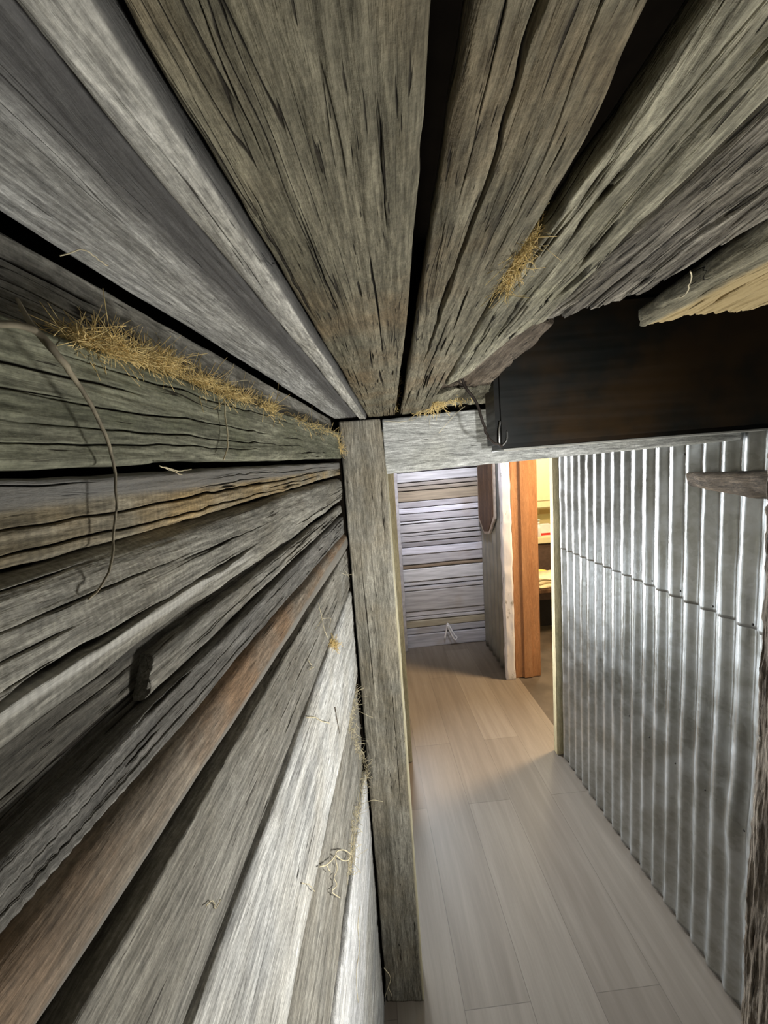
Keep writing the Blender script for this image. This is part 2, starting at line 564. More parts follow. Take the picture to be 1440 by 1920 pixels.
W_chip = wood('fresh_break', (0.15, 0.135, 0.09), (0.30, 0.28, 0.20), (0.20, 0.165, 0.10), 0.5, 0.6, 0.4, 0.9, edge=(1, -0.052, -0.04, (0.46, 0.35, 0.17), 0.03))
W_reddark = wood('dark_brown_timber', (0.055, 0.03, 0.017), (0.13, 0.075, 0.042), (0.08, 0.045, 0.026), 0.4, 0.0, 0.0, 0.3, 0.6, axis=2, k=0.6)
W_slab = wood('bark_slab', (0.05, 0.038, 0.026), (0.17, 0.13, 0.09), (0.10, 0.075, 0.05), 0.5, 0.4, 0.4, 0.9, axis=0)
W_rpost = wood('rough_post', (0.055, 0.042, 0.03), (0.24, 0.20, 0.155), (0.10, 0.075, 0.05), 0.5, 0.7, 0.6, 1.0, axis=0)
M_void = plain('gap_shade', (0.006, 0.0045, 0.003), 0.9, spec=0.05)  # near-black: the shade of deep gaps put into the colour
M_straw = plain('straw', (0.80, 0.62, 0.28), 0.7, var=0.2, scale=90)
M_fibre = plain('pale_fibre', (0.70, 0.62, 0.42), 0.7, var=0.2, scale=60)
M_root = plain('root_bark', (0.10, 0.078, 0.048), 0.8, var=0.5, scale=120, bump=0.5)
M_rootpale = plain('root_pale', (0.27, 0.235, 0.165), 0.75, var=0.4, scale=90)
M_cable = plain('white_cable', (0.85, 0.85, 0.88), 0.4)
M_nail = plain('rusty_nail', (0.03, 0.026, 0.022), 0.6, 0.4)
M_cream = plain('cream_paint', (0.80, 0.74, 0.46), 0.4, var=0.03)
M_brownp = plain('brown_panel', (0.10, 0.065, 0.05), 0.5, var=0.15)
M_black = plain('black_panel', (0.012, 0.012, 0.014), 0.5)
M_red = plain('red_print', (0.55, 0.04, 0.03), 0.4, var=0.05)
M_whitep = plain('white_plastic', (0.80, 0.80, 0.77), 0.35, var=0.03)
M_bowl = plain('yellow_glaze', (0.80, 0.58, 0.14), 0.25, var=0.05)
M_cloth = plain('cream_cloth', (0.72, 0.64, 0.42), 0.9, var=0.1)
M_darkfloor = plain('kitchen_floor', (0.10, 0.082, 0.065), 0.6, var=0.25, scale=6)


def steel_beam_mat():
    t = NT('dark_steel')
    co = t.objcoord(False)
    n = t.noise(co, 5.0, 4.0, 0.6)
    n2 = t.noise(t.scaled(co, (3, 3, 60)), 1.0, 3.0)
    c = t.mix(t.mapr(n, 0.35, 0.65), (0.006, 0.007, 0.006), (0.026, 0.015, 0.006))
    t.l(c, t.b.inputs['Base Color'])
    t.l(t.mapr(n2, 0.3, 0.7, 0.35, 0.55), t.b.inputs['Roughness'])
    t.b.inputs['Specular IOR Level'].default_value = 0.2
    return t.m


M_steel = steel_beam_mat()


def iron_mat():
    t = NT('galvanised_iron')
    co = t.objcoord(False)
    v = t.n('ShaderNodeTexVoronoi'); t.l(co, v.inputs['Vector']); v.inputs['Scale'].default_value = 75
    sp = t.n('ShaderNodeSeparateColor'); t.l(v.outputs['Color'], sp.inputs[0])
    n = t.noise(co, 9.0, 4.0, 0.6)
    n2 = t.noise(t.scaled(co, (14, 14, 3)), 1.0, 3.0)
    c = t.mix(t.mapr(n, 0.35, 0.68), (0.36, 0.36, 0.33), (0.52, 0.535, 0.53))
    c = t.mix(t.math('MULTIPLY', sp.outputs[0], 0.18), c, (0.80, 0.83, 0.85))
    c = t.mix(t.math('MULTIPLY', t.mapr(n2, 0.58, 0.75), 0.3), c, (0.27, 0.25, 0.20))
    t.l(c, t.b.inputs['Base Color'])
    t.b.inputs['Metallic'].default_value = 0.9
    r = t.math('ADD', t.mapr(n, 0.3, 0.7, 0.30, 0.40), t.math('MULTIPLY', sp.outputs[1], 0.08))
    t.l(r, t.b.inputs['Roughness'])
    h = t.math('ADD', t.math('MULTIPLY', t.noise(co, 45, 2.0), 0.8), t.math('MULTIPLY', sp.outputs[2], 0.08))
    bp = t.n('ShaderNodeBump'); bp.inputs['Strength'].default_value = 0.16; bp.inputs['Distance'].default_value = 0.002
    t.l(h, bp.inputs['Height']); t.l(bp.outputs[0], t.b.inputs['Normal'])
    return t.m


M_iron = iron_mat()
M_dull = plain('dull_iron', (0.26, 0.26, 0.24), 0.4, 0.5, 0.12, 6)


def floor_mat():
    t = NT('vinyl_planks')
    tc = t.n('ShaderNodeTexCoord')
    sp = t.n('ShaderNodeSeparateXYZ'); t.l(tc.outputs['Object'], sp.inputs[0])
    cb = t.n('ShaderNodeCombineXYZ'); t.l(sp.outputs[1], cb.inputs[0])
    t.l(t.math('ADD', sp.outputs[0], 4.0 * 0.2215 - 0.234 + 0.2215), cb.inputs[1])
    br = t.n('ShaderNodeTexBrick'); t.l(cb.outputs[0], br.inputs['Vector'])
    br.offset = 0.37; br.offset_frequency = 2
    br.inputs['Scale'].default_value = 1.0
    br.inputs['Brick Width'].default_value = 1.22; br.inputs['Row Height'].default_value = 0.2215
    br.inputs['Mortar Size'].default_value = 0.0012; br.inputs['Mortar Smooth'].default_value = 0.3; br.inputs['Bias'].default_value = 0.0
    br.inputs['Color1'].default_value = (0.0, 0.0, 0.0, 1); br.inputs['Color2'].default_value = (1, 1, 1, 1); br.inputs['Mortar'].default_value = (0.5, 0.5, 0.5, 1)
    g = t.noise(t.scaled(tc.outputs['Object'], (26, 1.6, 1)), 1.0, 5.0, 0.6, 0.4)
    g2 = t.noise(t.scaled(tc.outputs['Object'], (150, 6, 1)), 1.0, 3.0, 0.6)
    pv = t.n('ShaderNodeSeparateColor'); t.l(br.outputs['Color'], pv.inputs[0])
    f = t.math('ADD', t.math('MULTIPLY', pv.outputs[0], 0.28), t.math('MULTIPLY', g, 0.75))
    c = t.mix(t.mapr(f, 0.2, 0.95), (0.175, 0.147, 0.118), (0.29, 0.256, 0.212))
    c = t.mix(t.math('MULTIPLY', t.mapr(g2, 0.4, 0.7), 0.22), c, (0.17, 0.14, 0.11))
    c = t.mix(t.math('MULTIPLY', br.outputs['Fac'], 0.75), c, (0.09, 0.075, 0.06))
    t.l(c, t.b.inputs['Base Color'])
    t.b.inputs['Roughness'].default_value = 0.42
    t.b.inputs['Specular IOR Level'].default_value = 0.4
    bp = t.n('ShaderNodeBump'); bp.inputs['Strength'].default_value = 0.15; bp.inputs['Distance'].default_value = 0.001
    t.l(g2, bp.inputs['Height']); t.l(bp.outputs[0], t.b.inputs['Normal'])
    return t.m


M_floor = floor_mat()


def plaster_white():
    t = NT('chipped_white_paint')
    co = t.objcoord(False)
    n = t.noise(t.scaled(co, (30, 30, 9)), 1.0, 4.0, 0.65)
    c = t.mix(t.mapr(n, 0.60, 0.68), (0.78, 0.77, 0.80), (0.36, 0.34, 0.32))
    t.l(c, t.b.inputs['Base Color'])
    t.b.inputs['Roughness'].default_value = 0.7
    bp = t.n('ShaderNodeBump'); bp.inputs['Strength'].default_value = 0.5; bp.inputs['Distance'].default_value = 0.004
    t.l(n, bp.inputs['Height']); t.l(bp.outputs[0], t.b.inputs['Normal'])
    return t.m


M_chipped = plaster_white()


def tile_mat():
    t = NT('mosaic_tiles')
    tc = t.n('ShaderNodeTexCoord')
    sp = t.n('ShaderNodeSeparateXYZ'); t.l(tc.outputs['Object'], sp.inputs[0])
    cb = t.n('ShaderNodeCombineXYZ'); t.l(sp.outputs[0], cb.inputs[0]); t.l(sp.outputs[2], cb.inputs[1])
    sc = t.n('ShaderNodeVectorMath', operation='SCALE'); t.l(cb.outputs[0], sc.inputs[0]); sc.inputs['Scale'].default_value = 1 / 0.048
    fl = t.n('ShaderNodeVectorMath', operation='FLOOR'); t.l(sc.outputs[0], fl.inputs[0])
    wn = t.n('ShaderNodeTexWhiteNoise', noise_dimensions='2D'); t.l(fl.outputs[0], wn.inputs[0])
    r = t.n('ShaderNodeValToRGB'); t.l(wn.outputs['Value'], r.inputs[0])
    e = r.color_ramp.elements
    r.color_ramp.interpolation = 'CONSTANT'
    e[0].color = (0.66, 0.50, 0.24, 1); e[1].position = 0.45; e[1].color = (0.50, 0.36, 0.15, 1)
    x = e.new(0.68); x.color = (0.26, 0.18, 0.06, 1)
    x = e.new(0.85); x.color = (0.72, 0.58, 0.34, 1)
    t.l(r.outputs[0], t.b.inputs['Base Color'])
    t.b.inputs['Roughness'].default_value = 0.2
    return t.m


M_tile = tile_mat()


def farboard_mat():
    t = NT('far_boards')
    at = t.n('ShaderNodeAttribute'); at.attribute_name = 'tone'
    co = t.objcoord(False)
    n = t.noise(t.scaled(co, (3, 3, 45)), 1.0, 4.0, 0.6)
    n3 = t.noise(co, 4.0, 3.0)
    c = t.mix(t.mapr(n, 0.3, 0.7), (0.72, 0.72, 0.72), (1.15, 1.15, 1.15))
    c = t.mix(1.0, at.outputs['Color'], c, 'MULTIPLY')
    c = t.mix(t.math('MULTIPLY', t.mapr(n3, 0.55, 0.75), 0.35), c, (0.30, 0.24, 0.17))
    t.l(c, t.b.inputs['Base Color'])
    t.b.inputs['Roughness'].default_value = 0.8
    return t.m


M_far = farboard_mat()

# ================================================================ SETTING
LMAT = Matrix.Identity(4)
for i in range(3):
    for j in range(3):
        LMAT[i][j] = LM.T[i, j]
    LMAT[i][3] = CAM[i]

o = box('floor', M_floor, -1.2, 1.13, -1.6, 3.75, -0.06, 0.0, 0); o['kind'] = 'structure'
o = box('floor_kitchen', M_darkfloor, 1.13, 3.4, 1.2, 5.0, -0.06, -0.004, 0); o['kind'] = 'structure'

# back lining behind the slabs and roof underside above the low ceiling, gap shade in their colour
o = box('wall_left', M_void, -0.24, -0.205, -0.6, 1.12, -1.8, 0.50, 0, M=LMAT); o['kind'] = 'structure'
o = box('blocker_wall_end', M_void, -0.205, -0.151, 1.105, 1.26, -1.8, 0.10, 0, M=LMAT); o['kind'] = 'structure'  # unseen filler added to stop light leaking past the board ends
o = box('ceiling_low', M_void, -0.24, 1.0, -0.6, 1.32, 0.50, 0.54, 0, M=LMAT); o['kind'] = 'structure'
o = box('blocker_over_lintel', M_void, -0.24, 1.0, 1.24, 1.30, 0.10, 0.50, 0, M=LMAT); o['kind'] = 'structure'  # unseen block added to keep passage light out of the ceiling gaps
o = box('ceiling', plain('ceiling_paint', (0.5, 0.49, 0.47), 0.8), -0.3, 3.4, 1.45, 5.0, 2.46, 2.5, 0); o['kind'] = 'structure'

# far boarded wall
edges_z = [-0.003, 0.133, 0.203, 0.273, 0.311, 0.364, 0.571, 0.613, 0.66, 0.788, 0.822, 0.92, 0.992, 1.043, 1.099, 1.135,
           1.216, 1.241, 1.312, 1.367, 1.427, 1.526, 1.566, 1.607, 1.70, 1.79, 1.90, 2.03, 2.12, 2.24, 2.34, 2.46]
tones = [(0.46, 0.46, 0.50), (0.42, 0.42, 0.45), (0.38, 0.34, 0.25), (0.55, 0.54, 0.55), (0.50, 0.49, 0.50), (0.42, 0.41, 0.41), (0.46, 0.45, 0.46),
         (0.50, 0.50, 0.52), (0.56, 0.56, 0.57), (0.20, 0.15, 0.10), (0.40, 0.39, 0.40), (0.58, 0.58, 0.64), (0.26, 0.25, 0.26), (0.36, 0.35, 0.36),
         (0.42, 0.41, 0.42), (0.40, 0.39, 0.40), (0.60, 0.60, 0.63), (0.40, 0.39, 0.41), (0.60, 0.60, 0.66), (0.38, 0.37, 0.39), (0.30, 0.25, 0.18),
         (0.30, 0.26, 0.21), (0.34, 0.31, 0.28), (0.52, 0.52, 0.54), (0.28, 0.27, 0.30), (0.34, 0.33, 0.34), (0.3, 0.29, 0.3), (0.34, 0.33, 0.34),
         (0.28, 0.27, 0.28), (0.36, 0.35, 0.36), (0.33, 0.32, 0.33)]
vs, fs, cols = [], [], []
rg = random.Random(3)
for k in range(len(edges_z) - 1):
    z0, z1 = edges_z[k] + 0.0045, edges_z[k + 1] - 0.0045
    yf = 3.635 + rg.uniform(-0.012, 0.010)
    nn = 24; b0 = len(vs)
    for i in range(nn):
        x = 0.05 + 1.2 * i / (nn - 1)
        w0 = 0.006 * vnoise(np.array([x * 4]), np.array([k * 3.1]), 5)[0]; w1 = 0.006 * vnoise(np.array([x * 4]), np.array([k * 3.1 + 1.7]), 6)[0]
        sl = 0.012 * (x - 0.65)
        for (yy, zz) in ((yf + 0.004, z0 + w0 + sl), (yf, z0 + w0 + 0.005 + sl), (yf, z1 + w1 - 0.005 + sl), (yf + 0.004, z1 + w1 + sl), (yf + 0.03, z1 + w1 + sl), (yf + 0.03, z0 + w0 + sl)):
            vs.append((x, yy, zz)); cols.append((*tones[k % len(tones)], 1))
    for i in range(nn - 1):
        for j in range(6):
            q = (j + 1) % 6
            fs.append((b0 + i * 6 + j, b0 + (i + 1) * 6 + j, b0 + (i + 1) * 6 + q, b0 + i * 6 + q))
b0 = len(vs)
for p in ((0.0, 3.66, 0), (1.3, 3.66, 0), (1.3, 3.66, 2.5), (0.0, 3.66, 2.5), (0.0, 3.72, 0), (1.3, 3.72, 0), (1.3, 3.72, 2.5), (0.0, 3.72, 2.5)):
    vs.append(p); cols.append((0.03, 0.025, 0.02, 1))
for f in ((0, 1, 2, 3), (4, 7, 6, 5), (0, 4, 5, 1), (1, 5, 6, 2), (2, 6, 7, 3), (3, 7, 4, 0)):
    fs.append(tuple(b0 + q for q in f))
me = mesh_from('wall_back', vs, fs, smooth=False)
ca = me.color_attributes.new('tone', 'FLOAT_COLOR', 'POINT')
ca.data.foreach_set('color', np.array(cols, np.float32).ravel())
o = new_obj('wall_back', me, M_far); o['kind'] = 'structure'

# left side of the far passage, and wall around the doorway
M_pl = plain('pale_lining', (0.40, 0.39, 0.40), 0.8)
o = box('wall_passage_left', M_pl, 0.02, 0.10, 2.22, 3.66, 0, 2.46, 0.002); o['kind'] = 'structure'
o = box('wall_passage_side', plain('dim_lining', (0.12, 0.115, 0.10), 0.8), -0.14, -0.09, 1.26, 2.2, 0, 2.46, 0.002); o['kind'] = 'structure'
o = box('wall_passage_right', M_pl, 1.085, 1.24, 2.96, 3.66, 0, 2.46, 0.002); o['kind'] = 'structure'
o = box('wall_right', M_pl, 1.09, 1.20, 0.2, 2.14, 0, 2.46, 0.002); o['kind'] = 'structure'
o = box('wall_over_door', M_pl, 1.085, 1.24, 2.14, 2.96, 2.1, 2.46, 0.002); o['kind'] = 'structure'
o = box('wall_kitchen', M_cream, 1.24, 3.3, 4.80, 4.90, 0, 2.46, 0.002); o['kind'] = 'structure'
o = box('wall_kitchen_right', M_cream, 3.22, 3.3, 1.4, 4.78, 0, 2.46, 0.002); o['kind'] = 'structure'


# ---------------------------------------------------------------- corrugated iron
def corrugated(name, y0, y1, z0f, z1f, x, amp=0.0088, pitch=0.0646, phase=1.032, dent=True, seed=0, parent=None, nz=90, holes=None, thick=0.0012, mat=None):
    ny = int((y1 - y0) / pitch * 16)
    ys = np.linspace(y0, y1, ny)
    s = np.linspace(0, 1, nz)
    z0 = z0f(ys); z1 = z1f(ys)
    Z = z0[:, None] + (z1 - z0)[:, None] * s[None, :]
    Yg = np.repeat(ys[:, None], nz, 1)
    Yw = Yg + 0.004 * vnoise(Z * 3, Yg * 5, seed) + 0.002 * vnoise(Z * 12, Yg * 12, seed + 1)
    A = amp * (1 + 0.25 * vnoise(Z * 4, Yg * 8, seed + 2))
    X = x - A * np.cos(2 * np.pi * (Yw - phase) / pitch)
    X = X + 0.0012 * fbm(Z * 18, Yg * 18, seed + 3)
    if dent:
        for (dy, dz, r, d) in ((1.02, 0.62, 0.05, 0.012), (0.99, 0.40, 0.03, 0.007)):
            X = X - d * np.exp(-(((Yg - dy) / r) ** 2 + ((Z - dz) / (r * 2.2)) ** 2))
    v = np.stack([X, Yg, Z], -1).reshape(-1, 3)
    i, j = np.meshgrid(np.arange(ny - 1), np.arange(nz - 1), indexing='ij')
    f = np.stack([i * nz + j, i * nz + j + 1, (i + 1) * nz + j + 1, (i + 1) * nz + j], -1).reshape(-1, 4)
    org = v.mean(0)
    me = mesh_from(name, v - org, [tuple(q) for q in f.tolist()])
    o = new_obj(name, me, mat or M_iron, parent)
    o.location = org
    md = o.modifiers.new('gauge', 'SOLIDIFY'); md.thickness = thick; md.offset = 0
    return o


sheet_lo = corrugated('corrugated_sheet', 0.42, 2.085, lambda y: 0.012 + 0.006 * fbm(y * 6, y * 0, 40) + 0.004 * np.cos(2 * np.pi * (y - 1.032) / 0.0646), lambda y: y * 0 + 1.36, 1.057, seed=11)
tag(sheet_lo, 'lower sheet of galvanised corrugated iron reaching the floor on the right wall', 'corrugated sheet', 'corrugated iron on the right wall')
sheet_hi = corrugated('corrugated_sheet', 0.42, 2.085, lambda y: 1.266 + 0.004 * fbm(y * 5, y * 0, 60), lambda y: y * 0 + 2.30, 1.0535, seed=11, dent=False)
tag(sheet_hi, 'upper sheet of corrugated iron lapped over the lower one on the right wall', 'corrugated sheet', 'corrugated iron on the right wall')
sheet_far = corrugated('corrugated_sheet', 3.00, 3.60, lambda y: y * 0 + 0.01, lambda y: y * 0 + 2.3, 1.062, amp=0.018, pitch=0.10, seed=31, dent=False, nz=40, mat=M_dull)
tag(sheet_far, 'narrow strip of corrugated iron between the white post and the far boarded wall', 'corrugated sheet')


def nails(sheet, pts):
    for (px, py) in pts:
        p = on_x(px, py, 1.047)
        vs, fs = [], []
        for i in range(8):
            a = i * math.pi / 4
            vs.append((0.0, 0.0038 * math.cos(a), 0.0038 * math.sin(a)))
            vs.append((-0.0025, 0.0024 * math.cos(a), 0.0024 * math.sin(a)))
        for i in range(8):
            k = (i + 1) % 8
            fs.append((2 * i, 2 * k, 2 * k + 1, 2 * i + 1))
        fs.append(tuple(2 * i + 1 for i in range(8)))
        fs.append(tuple(2 * i for i in range(8))[::-1])
        n = new_obj('nail', mesh_from('nail', vs, fs), M_nail, sheet)
        n.location = Vector(p) - sheet.location


nails(sheet_hi, [(1276, 1108), (1337, 1137), (1412, 1171), (1223, 1089), (1284, 852)])
nails(sheet_lo, [(1266, 1431), (1322, 1481), (1395, 1557), (1218, 1382), (1180, 1342)])

# ================================================================ BIG TIMBERS OF THE FRAME
t_post = board('timber_post', W_post, 'F', -0.121, 1.798, lin([(-0.12, -0.147), (1.8, -0.1455)]), lin([(-0.12, -0.0325), (0.03, -0.0165), (1.8, -0.0185)]) if False else poly([(-0.12, -0.0325), (0.02, -0.024), (0.5, -0.019), (1.8, -0.018)]),
               -1.112, 0.095, nu=420, nv=70, seed=5, round_=0.005, edge=0.0007, usp='lin', low=0.0016, cracks=2, crack_depth=0.003,
               crack_list=[(0.25, 0.75, 0.25, 0.31, 0.006, 0.0016), (0.55, 1.2, 0.72, 0.76, 0.005, 0.0013)])
tag(t_post, 'upright dark weathered timber door post where the slab wall ends', 'post')
zl = lambda a, b: lin([tuple(lf(*a, 1.118)[[0, 2]]), tuple(lf(*b, 1.118)[[0, 2]])])
t_lin = board('lintel_timber', W_lintel, 'H', -0.026, 0.945, zl((735, 888), (1385, 825)), zl((714, 786), (928, 764)), -1.116, 0.085, nu=300, nv=70, seed=9, round_=0.006, usp='lin',
              edge=0.0008, low=0.0018, cracks=3, crack_depth=0.003)
tag(t_lin, 'pale grey timber lintel spanning the opening from the post to the iron wall', 'lintel')

# ================================================================ SLAB WALL (left)
def wl(pts, x):
    return lin([tuple(lw(px, py, x)[1:]) for px, py in pts])


U0, U1 = -0.32, 1.098
GW = 'boards of the slab wall'


def wb(mat, top, bot, x, label, thick=0.022, u0=U0, u1=U1, **kw):
    kw['cracks'] = kw.get('cracks', 0) + 14
    kw.setdefault('crack_depth', 0.003)
    o = board('weathered_board', mat, 'W', u0, u1, bot, top, x, thick, **kw)
    return tag(o, label, 'board', GW)


wb(W_mid, wl([(0, 434), (300, 602), (628, 790)], -0.166), const(0.045), -0.166, 'plain grey wall board set back above the straw-covered ledge', seed=21, nv=70, low=0.001, round_=0.003)
wb(W_green, wl([(0, 600), (330, 695), (635, 810)], -0.145), wl([(0, 873), (320, 868), (635, 860)], -0.145), -0.145,
   'thick greenish-grey ledge board with loose straw along its top edge', thick=0.018, seed=22, nv=90, low=0.001, edge=0.0014,
   crack_list=[(0.12, 0.5, 0.52, 0.5, 0.003, 0.0007), (0.1, 0.7, 0.30, 0.32, 0.003, 0.0007), (0.1, 0.45, 0.17, 0.2, 0.003, 0.0006), (0.15, 0.6, 0.86, 0.8, 0.003, 0.0008)])
wb(W_tan, wl([(0, 896), (320, 884), (635, 867)], -0.152), wl([(0, 1082), (135, 1032), (640, 889)], -0.152), -0.152,
   'narrow wall board just below the ledge, tan along its lower half', seed=23, nv=80, edge=0.0012, cracks=1,
   crack_list=[(0.05, 1.05, 0.42, 0.5, 0.006, 0.0012), (0.05, 0.6, 0.2, 0.1, 0.004, 0.0008), (0.3, 1.0, 0.78, 0.7, 0.004, 0.0007)])
wb(W_b3, wl([(0, 1098), (135, 1043), (640, 896)], -0.150), wl([(0, 1445), (150, 1320), (350, 1172), (620, 958)], -0.150), -0.150,
   'broad rounded grey board with a long ragged crack and pale scar', thick=0.03, seed=24, nv=110, scar=(0.09, 0.40, 0.255, 0.055), bulge=0.004, round_=0.012, edge=0.0014,
   crack_list=[(0.05, 0.42, 0.30, 0.36, 0.010, 0.0030), (0.12, 0.30, 0.72, 0.66, 0.005, 0.0009), (0.2, 0.5, 0.62, 0.6, 0.003, 0.0007)])
wb(W_dark, const(-0.085), const(-0.150), -0.167, 'dark recessed board exposed where the split board has broken off', seed=25, nv=50, u1=0.6, crack_list=[(0.18, 0.24, 0.4, 0.45, 0.004, 0.001)])
wb(W_mid, lin([(0.2, -0.1085), (1.1, -0.1085)]), const(-0.1325), -0.157, 'short split strip with a snapped square end below the rounded board', u0=0.222, thick=0.012, seed=26, nv=60, edge=0.0012,
   ustart=poly([(-0.14, 0.215), (-0.12, 0.224), (-0.10, 0.235)]), end_rag=0.002, crack_list=[(0.24, 0.7, 0.4, 0.5, 0.003, 0.0007)])
wb(W_saw, wl([(0, 1632), (150, 1462), (300, 1302), (600, 1012)], -0.154), lin([(0.115, -0.1625), (0.224, -0.166), (1.0, -0.187)]), -0.154,
   'dark sawn board with slanting saw cuts above the brown board', seed=27, nv=80, saw=0.0005, edge=0.0008, low=0.0016, cracks=3,
   crack_list=[(0.09, 0.5, 0.3, 0.25, 0.003, 0.0008), (0.1, 0.4, 0.55, 0.6, 0.003, 0.0006)])
wb(W_brown, lin([(0.115, -0.163), (0.224, -0.1668), (1.0, -0.1875)]), lin([(0.125, -0.2065), (0.19, -0.2085), (0.303, -0.219), (0.542, -0.226), (1.024, -0.235)]), -0.147,
   'smooth warm brown wall board with a rounded lower edge over a wide dark gap', thick=0.03, seed=28, nv=80, cracks=-14, bulge=0.006, round_=0.010, edge=0.0006, low=0.0006, grain=0.0002)
wb(W_mid, lin([(0.14, -0.2315), (0.31, -0.2275), (1.02, -0.2375)]), lin([(0.203, -0.337), (0.346, -0.343), (1.066, -0.350)]), -0.152,
   'grey rough-sawn board below the wide dark gap', seed=29, nv=100, saw=0.0003, crack_list=[(0.45, 0.7, 0.55, 0.5, 0.004, 0.001)], cracks=2)
wb(W_pale, lin([(0.203, -0.3445), (0.346, -0.3505), (1.066, -0.3585)]), poly([(0, -0.56), (0.349, -0.580), (0.518, -0.586), (0.78, -0.61), (1.076, -0.626)]), -0.150,
   'wide pale wall board with wavy ripple grain', seed=30, nv=140, low=0.002, edge=0.001, round_=0.006, cracks=2)
wb(W_mid, poly([(0, -0.569), (0.349, -0.589), (0.518, -0.595), (0.78, -0.619), (1.076, -0.634)]), lin([(0.517, -0.864), (0.749, -0.872), (1.193, -0.938)]), -0.156,
   'brownish low wall board hung with curled pale fibres', seed=32, nv=110, low=0.003, edge=0.003, cracks=4, crack_depth=0.006, crack_list=[(0.5, 1.05, 0.45, 0.5, 0.008, 0.002)])
wb(W_white, lin([(0.517, -0.872), (0.749, -0.880), (1.193, -0.946)]), poly([(0, -1.15), (0.724, -1.218), (1.064, -1.166), (1.2, -1.16)]), -0.149,
   'bleached white wall board low beside the foot of the post', seed=33, nv=110, edge=0.002, crack_list=[(0.6, 1.0, 0.45, 0.5, 0.004, 0.001)])
wb(W_pale, poly([(0, -1.16), (0.724, -1.225), (1.064, -1.173), (1.2, -1.166)]), const(-1.45), -0.150, 'pale narrow board under the bleached white board', seed=34, nv=70, cracks=2)
wb(W_pale, const(-1.458), const(-1.79), -0.152, 'lowest pale wall board at the floor behind the foot of the post', seed=35, nv=60, cracks=2)

# ================================================================ LOW CEILING
GC = 'planks of the low ceiling'


def cb(mat, v0, v1, z, label, thick=0.03, u0=U0, u1=1.10, **kw):
    o = board('overhead_plank', mat, 'C', u0, u1, v0, v1, -z, thick, **kw)
    return tag(o, label, 'plank', GC)


W_corner = wood('corner_plank', (0.25, 0.25, 0.24), (0.50, 0.50, 0.485), (0.34, 0.33, 0.29), 0.3, 0.25, 0.2, 0.5, edge=(1, 0.006, 0.028, (0.075, 0.073, 0.075), 0.012))  # dark right edge: shadow beside the batten put into the colour
W_batten = wood('batten', (0.30, 0.295, 0.27), (0.60, 0.59, 0.55), (0.40, 0.38, 0.32), 0.3, 0.3, 0.5, 0.6, edge=(1, 0.0075, 0.0095, (0.085, 0.085, 0.085), 0.002))
cb(W_corner, poly([(-0.4, -0.183), (0.0, -0.181), (1.1, -0.158)]), poly([(-0.4, -0.0925), (1.1, -0.0955)]), 0.128,
   'smooth light grey ceiling plank in the angle with the slab wall', seed=41, nv=100, edge=0.001, low=0.0008)
cb(W_batten, const(-0.0895), poly([(-0.4, -0.071), (0.87, -0.066), (1.1, -0.067)]), 0.121, 'narrow pale batten running proud between two ceiling planks', seed=42, nv=50, round_=0.006, edge=0.0008, thick=0.02)
cb(W_dark, const(-0.085), const(-0.055), 0.150, 'dark sunk strip between the batten and the broad middle plank', seed=47, nv=20, nu=120, thick=0.015)
cb(W_olive, poly([(-0.4, -0.0625), (0.4, -0.0645), (1.1, -0.0645)]), poly([(-0.4, 0.018), (0.32, 0.0205), (0.8, 0.014), (1.1, 0.009)]), 0.126,
   'broad olive-brown ceiling plank with close wavy cracks straight overhead', seed=43, nv=140, thick=0.010, low=0.0012, grain=0.0005, cracks=42, crack_depth=0.003)
cb(W_olive, poly([(-0.4, 0.0305), (0.25, 0.0295), (1.1, 0.0245)]), poly([(-0.4, 0.08), (0.133, 0.083), (0.185, 0.0885), (0.5, 0.091), (1.1, 0.10)]), 0.127,
   'grey ceiling plank with a long open split right of the black gap', seed=44, nv=120, thick=0.010, low=0.0022, grain=0.0006, cracks=30,
   crack_list=[(-0.1, 0.55, 0.42, 0.3, 0.018, 0.0026), (0.1, 0.3, 0.7, 0.74, 0.004, 0.0008)])
END = poly([(0.08, 0.80), (0.10, 0.70), (0.123, 0.627), (0.135, 0.49), (0.153, 0.421), (0.183, 0.383), (0.211, 0.351), (0.222, 0.313), (0.233, 0.263), (0.25, 0.24)])
cb(W_rough, poly([(-0.4, 0.104), (0.134, 0.1025), (0.232, 0.0955), (0.33, 0.0915), (0.72, 0.098)]), poly([(-0.4, 0.156), (0.2, 0.1475), (0.36, 0.152), (0.7, 0.160)]), 0.127,
   'rough split ceiling plank with a dark knot hole near its ragged end', seed=45, nv=120, thick=0.012, u1=0.66, uend=END, end_rag=0.006, low=0.0032, grain=0.001, cracks=40, crack_depth=0.006, edge=0.002,
   crack_list=[(0.0, 0.5, 0.35, 0.4, 0.009, 0.0016), (0.47, 0.55, 0.85, 0.83, 0.02, 0.0065)])
cb(W_rough2, poly([(-0.4, 0.160), (0.25, 0.1545), (0.5, 0.157)]), poly([(-0.4, 0.236), (0.5, 0.236)]), 0.127,
   'deeply grooved dark ceiling plank ending in a slant before the steel beam', seed=46, nv=140, u1=0.42, uend=END, end_rag=0.006, low=0.004, grain=0.0014, cracks=40, crack_depth=0.009, edge=0.002,
   crack_list=[(-0.1, 0.42, 0.52, 0.55, 0.014, 0.0024)])
t_br = cb(W_chip, poly([(-0.4, 0.262), (0.276, 0.250), (0.38, 0.262), (0.46, 0.274)]), const(0.40), 0.129,
          'broken ceiling plank with a fresh tan pointed end hanging at far right', seed=48, nv=110, thick=0.014, u1=0.45, uend=poly([(0.24, 0.445), (0.276, 0.46), (0.30, 0.443), (0.377, 0.421), (0.42, 0.405)]),
          end_rag=0.004, low=0.004, grain=0.0012, cracks=20, crack_depth=0.005, round_=0.010, edge=0.002)
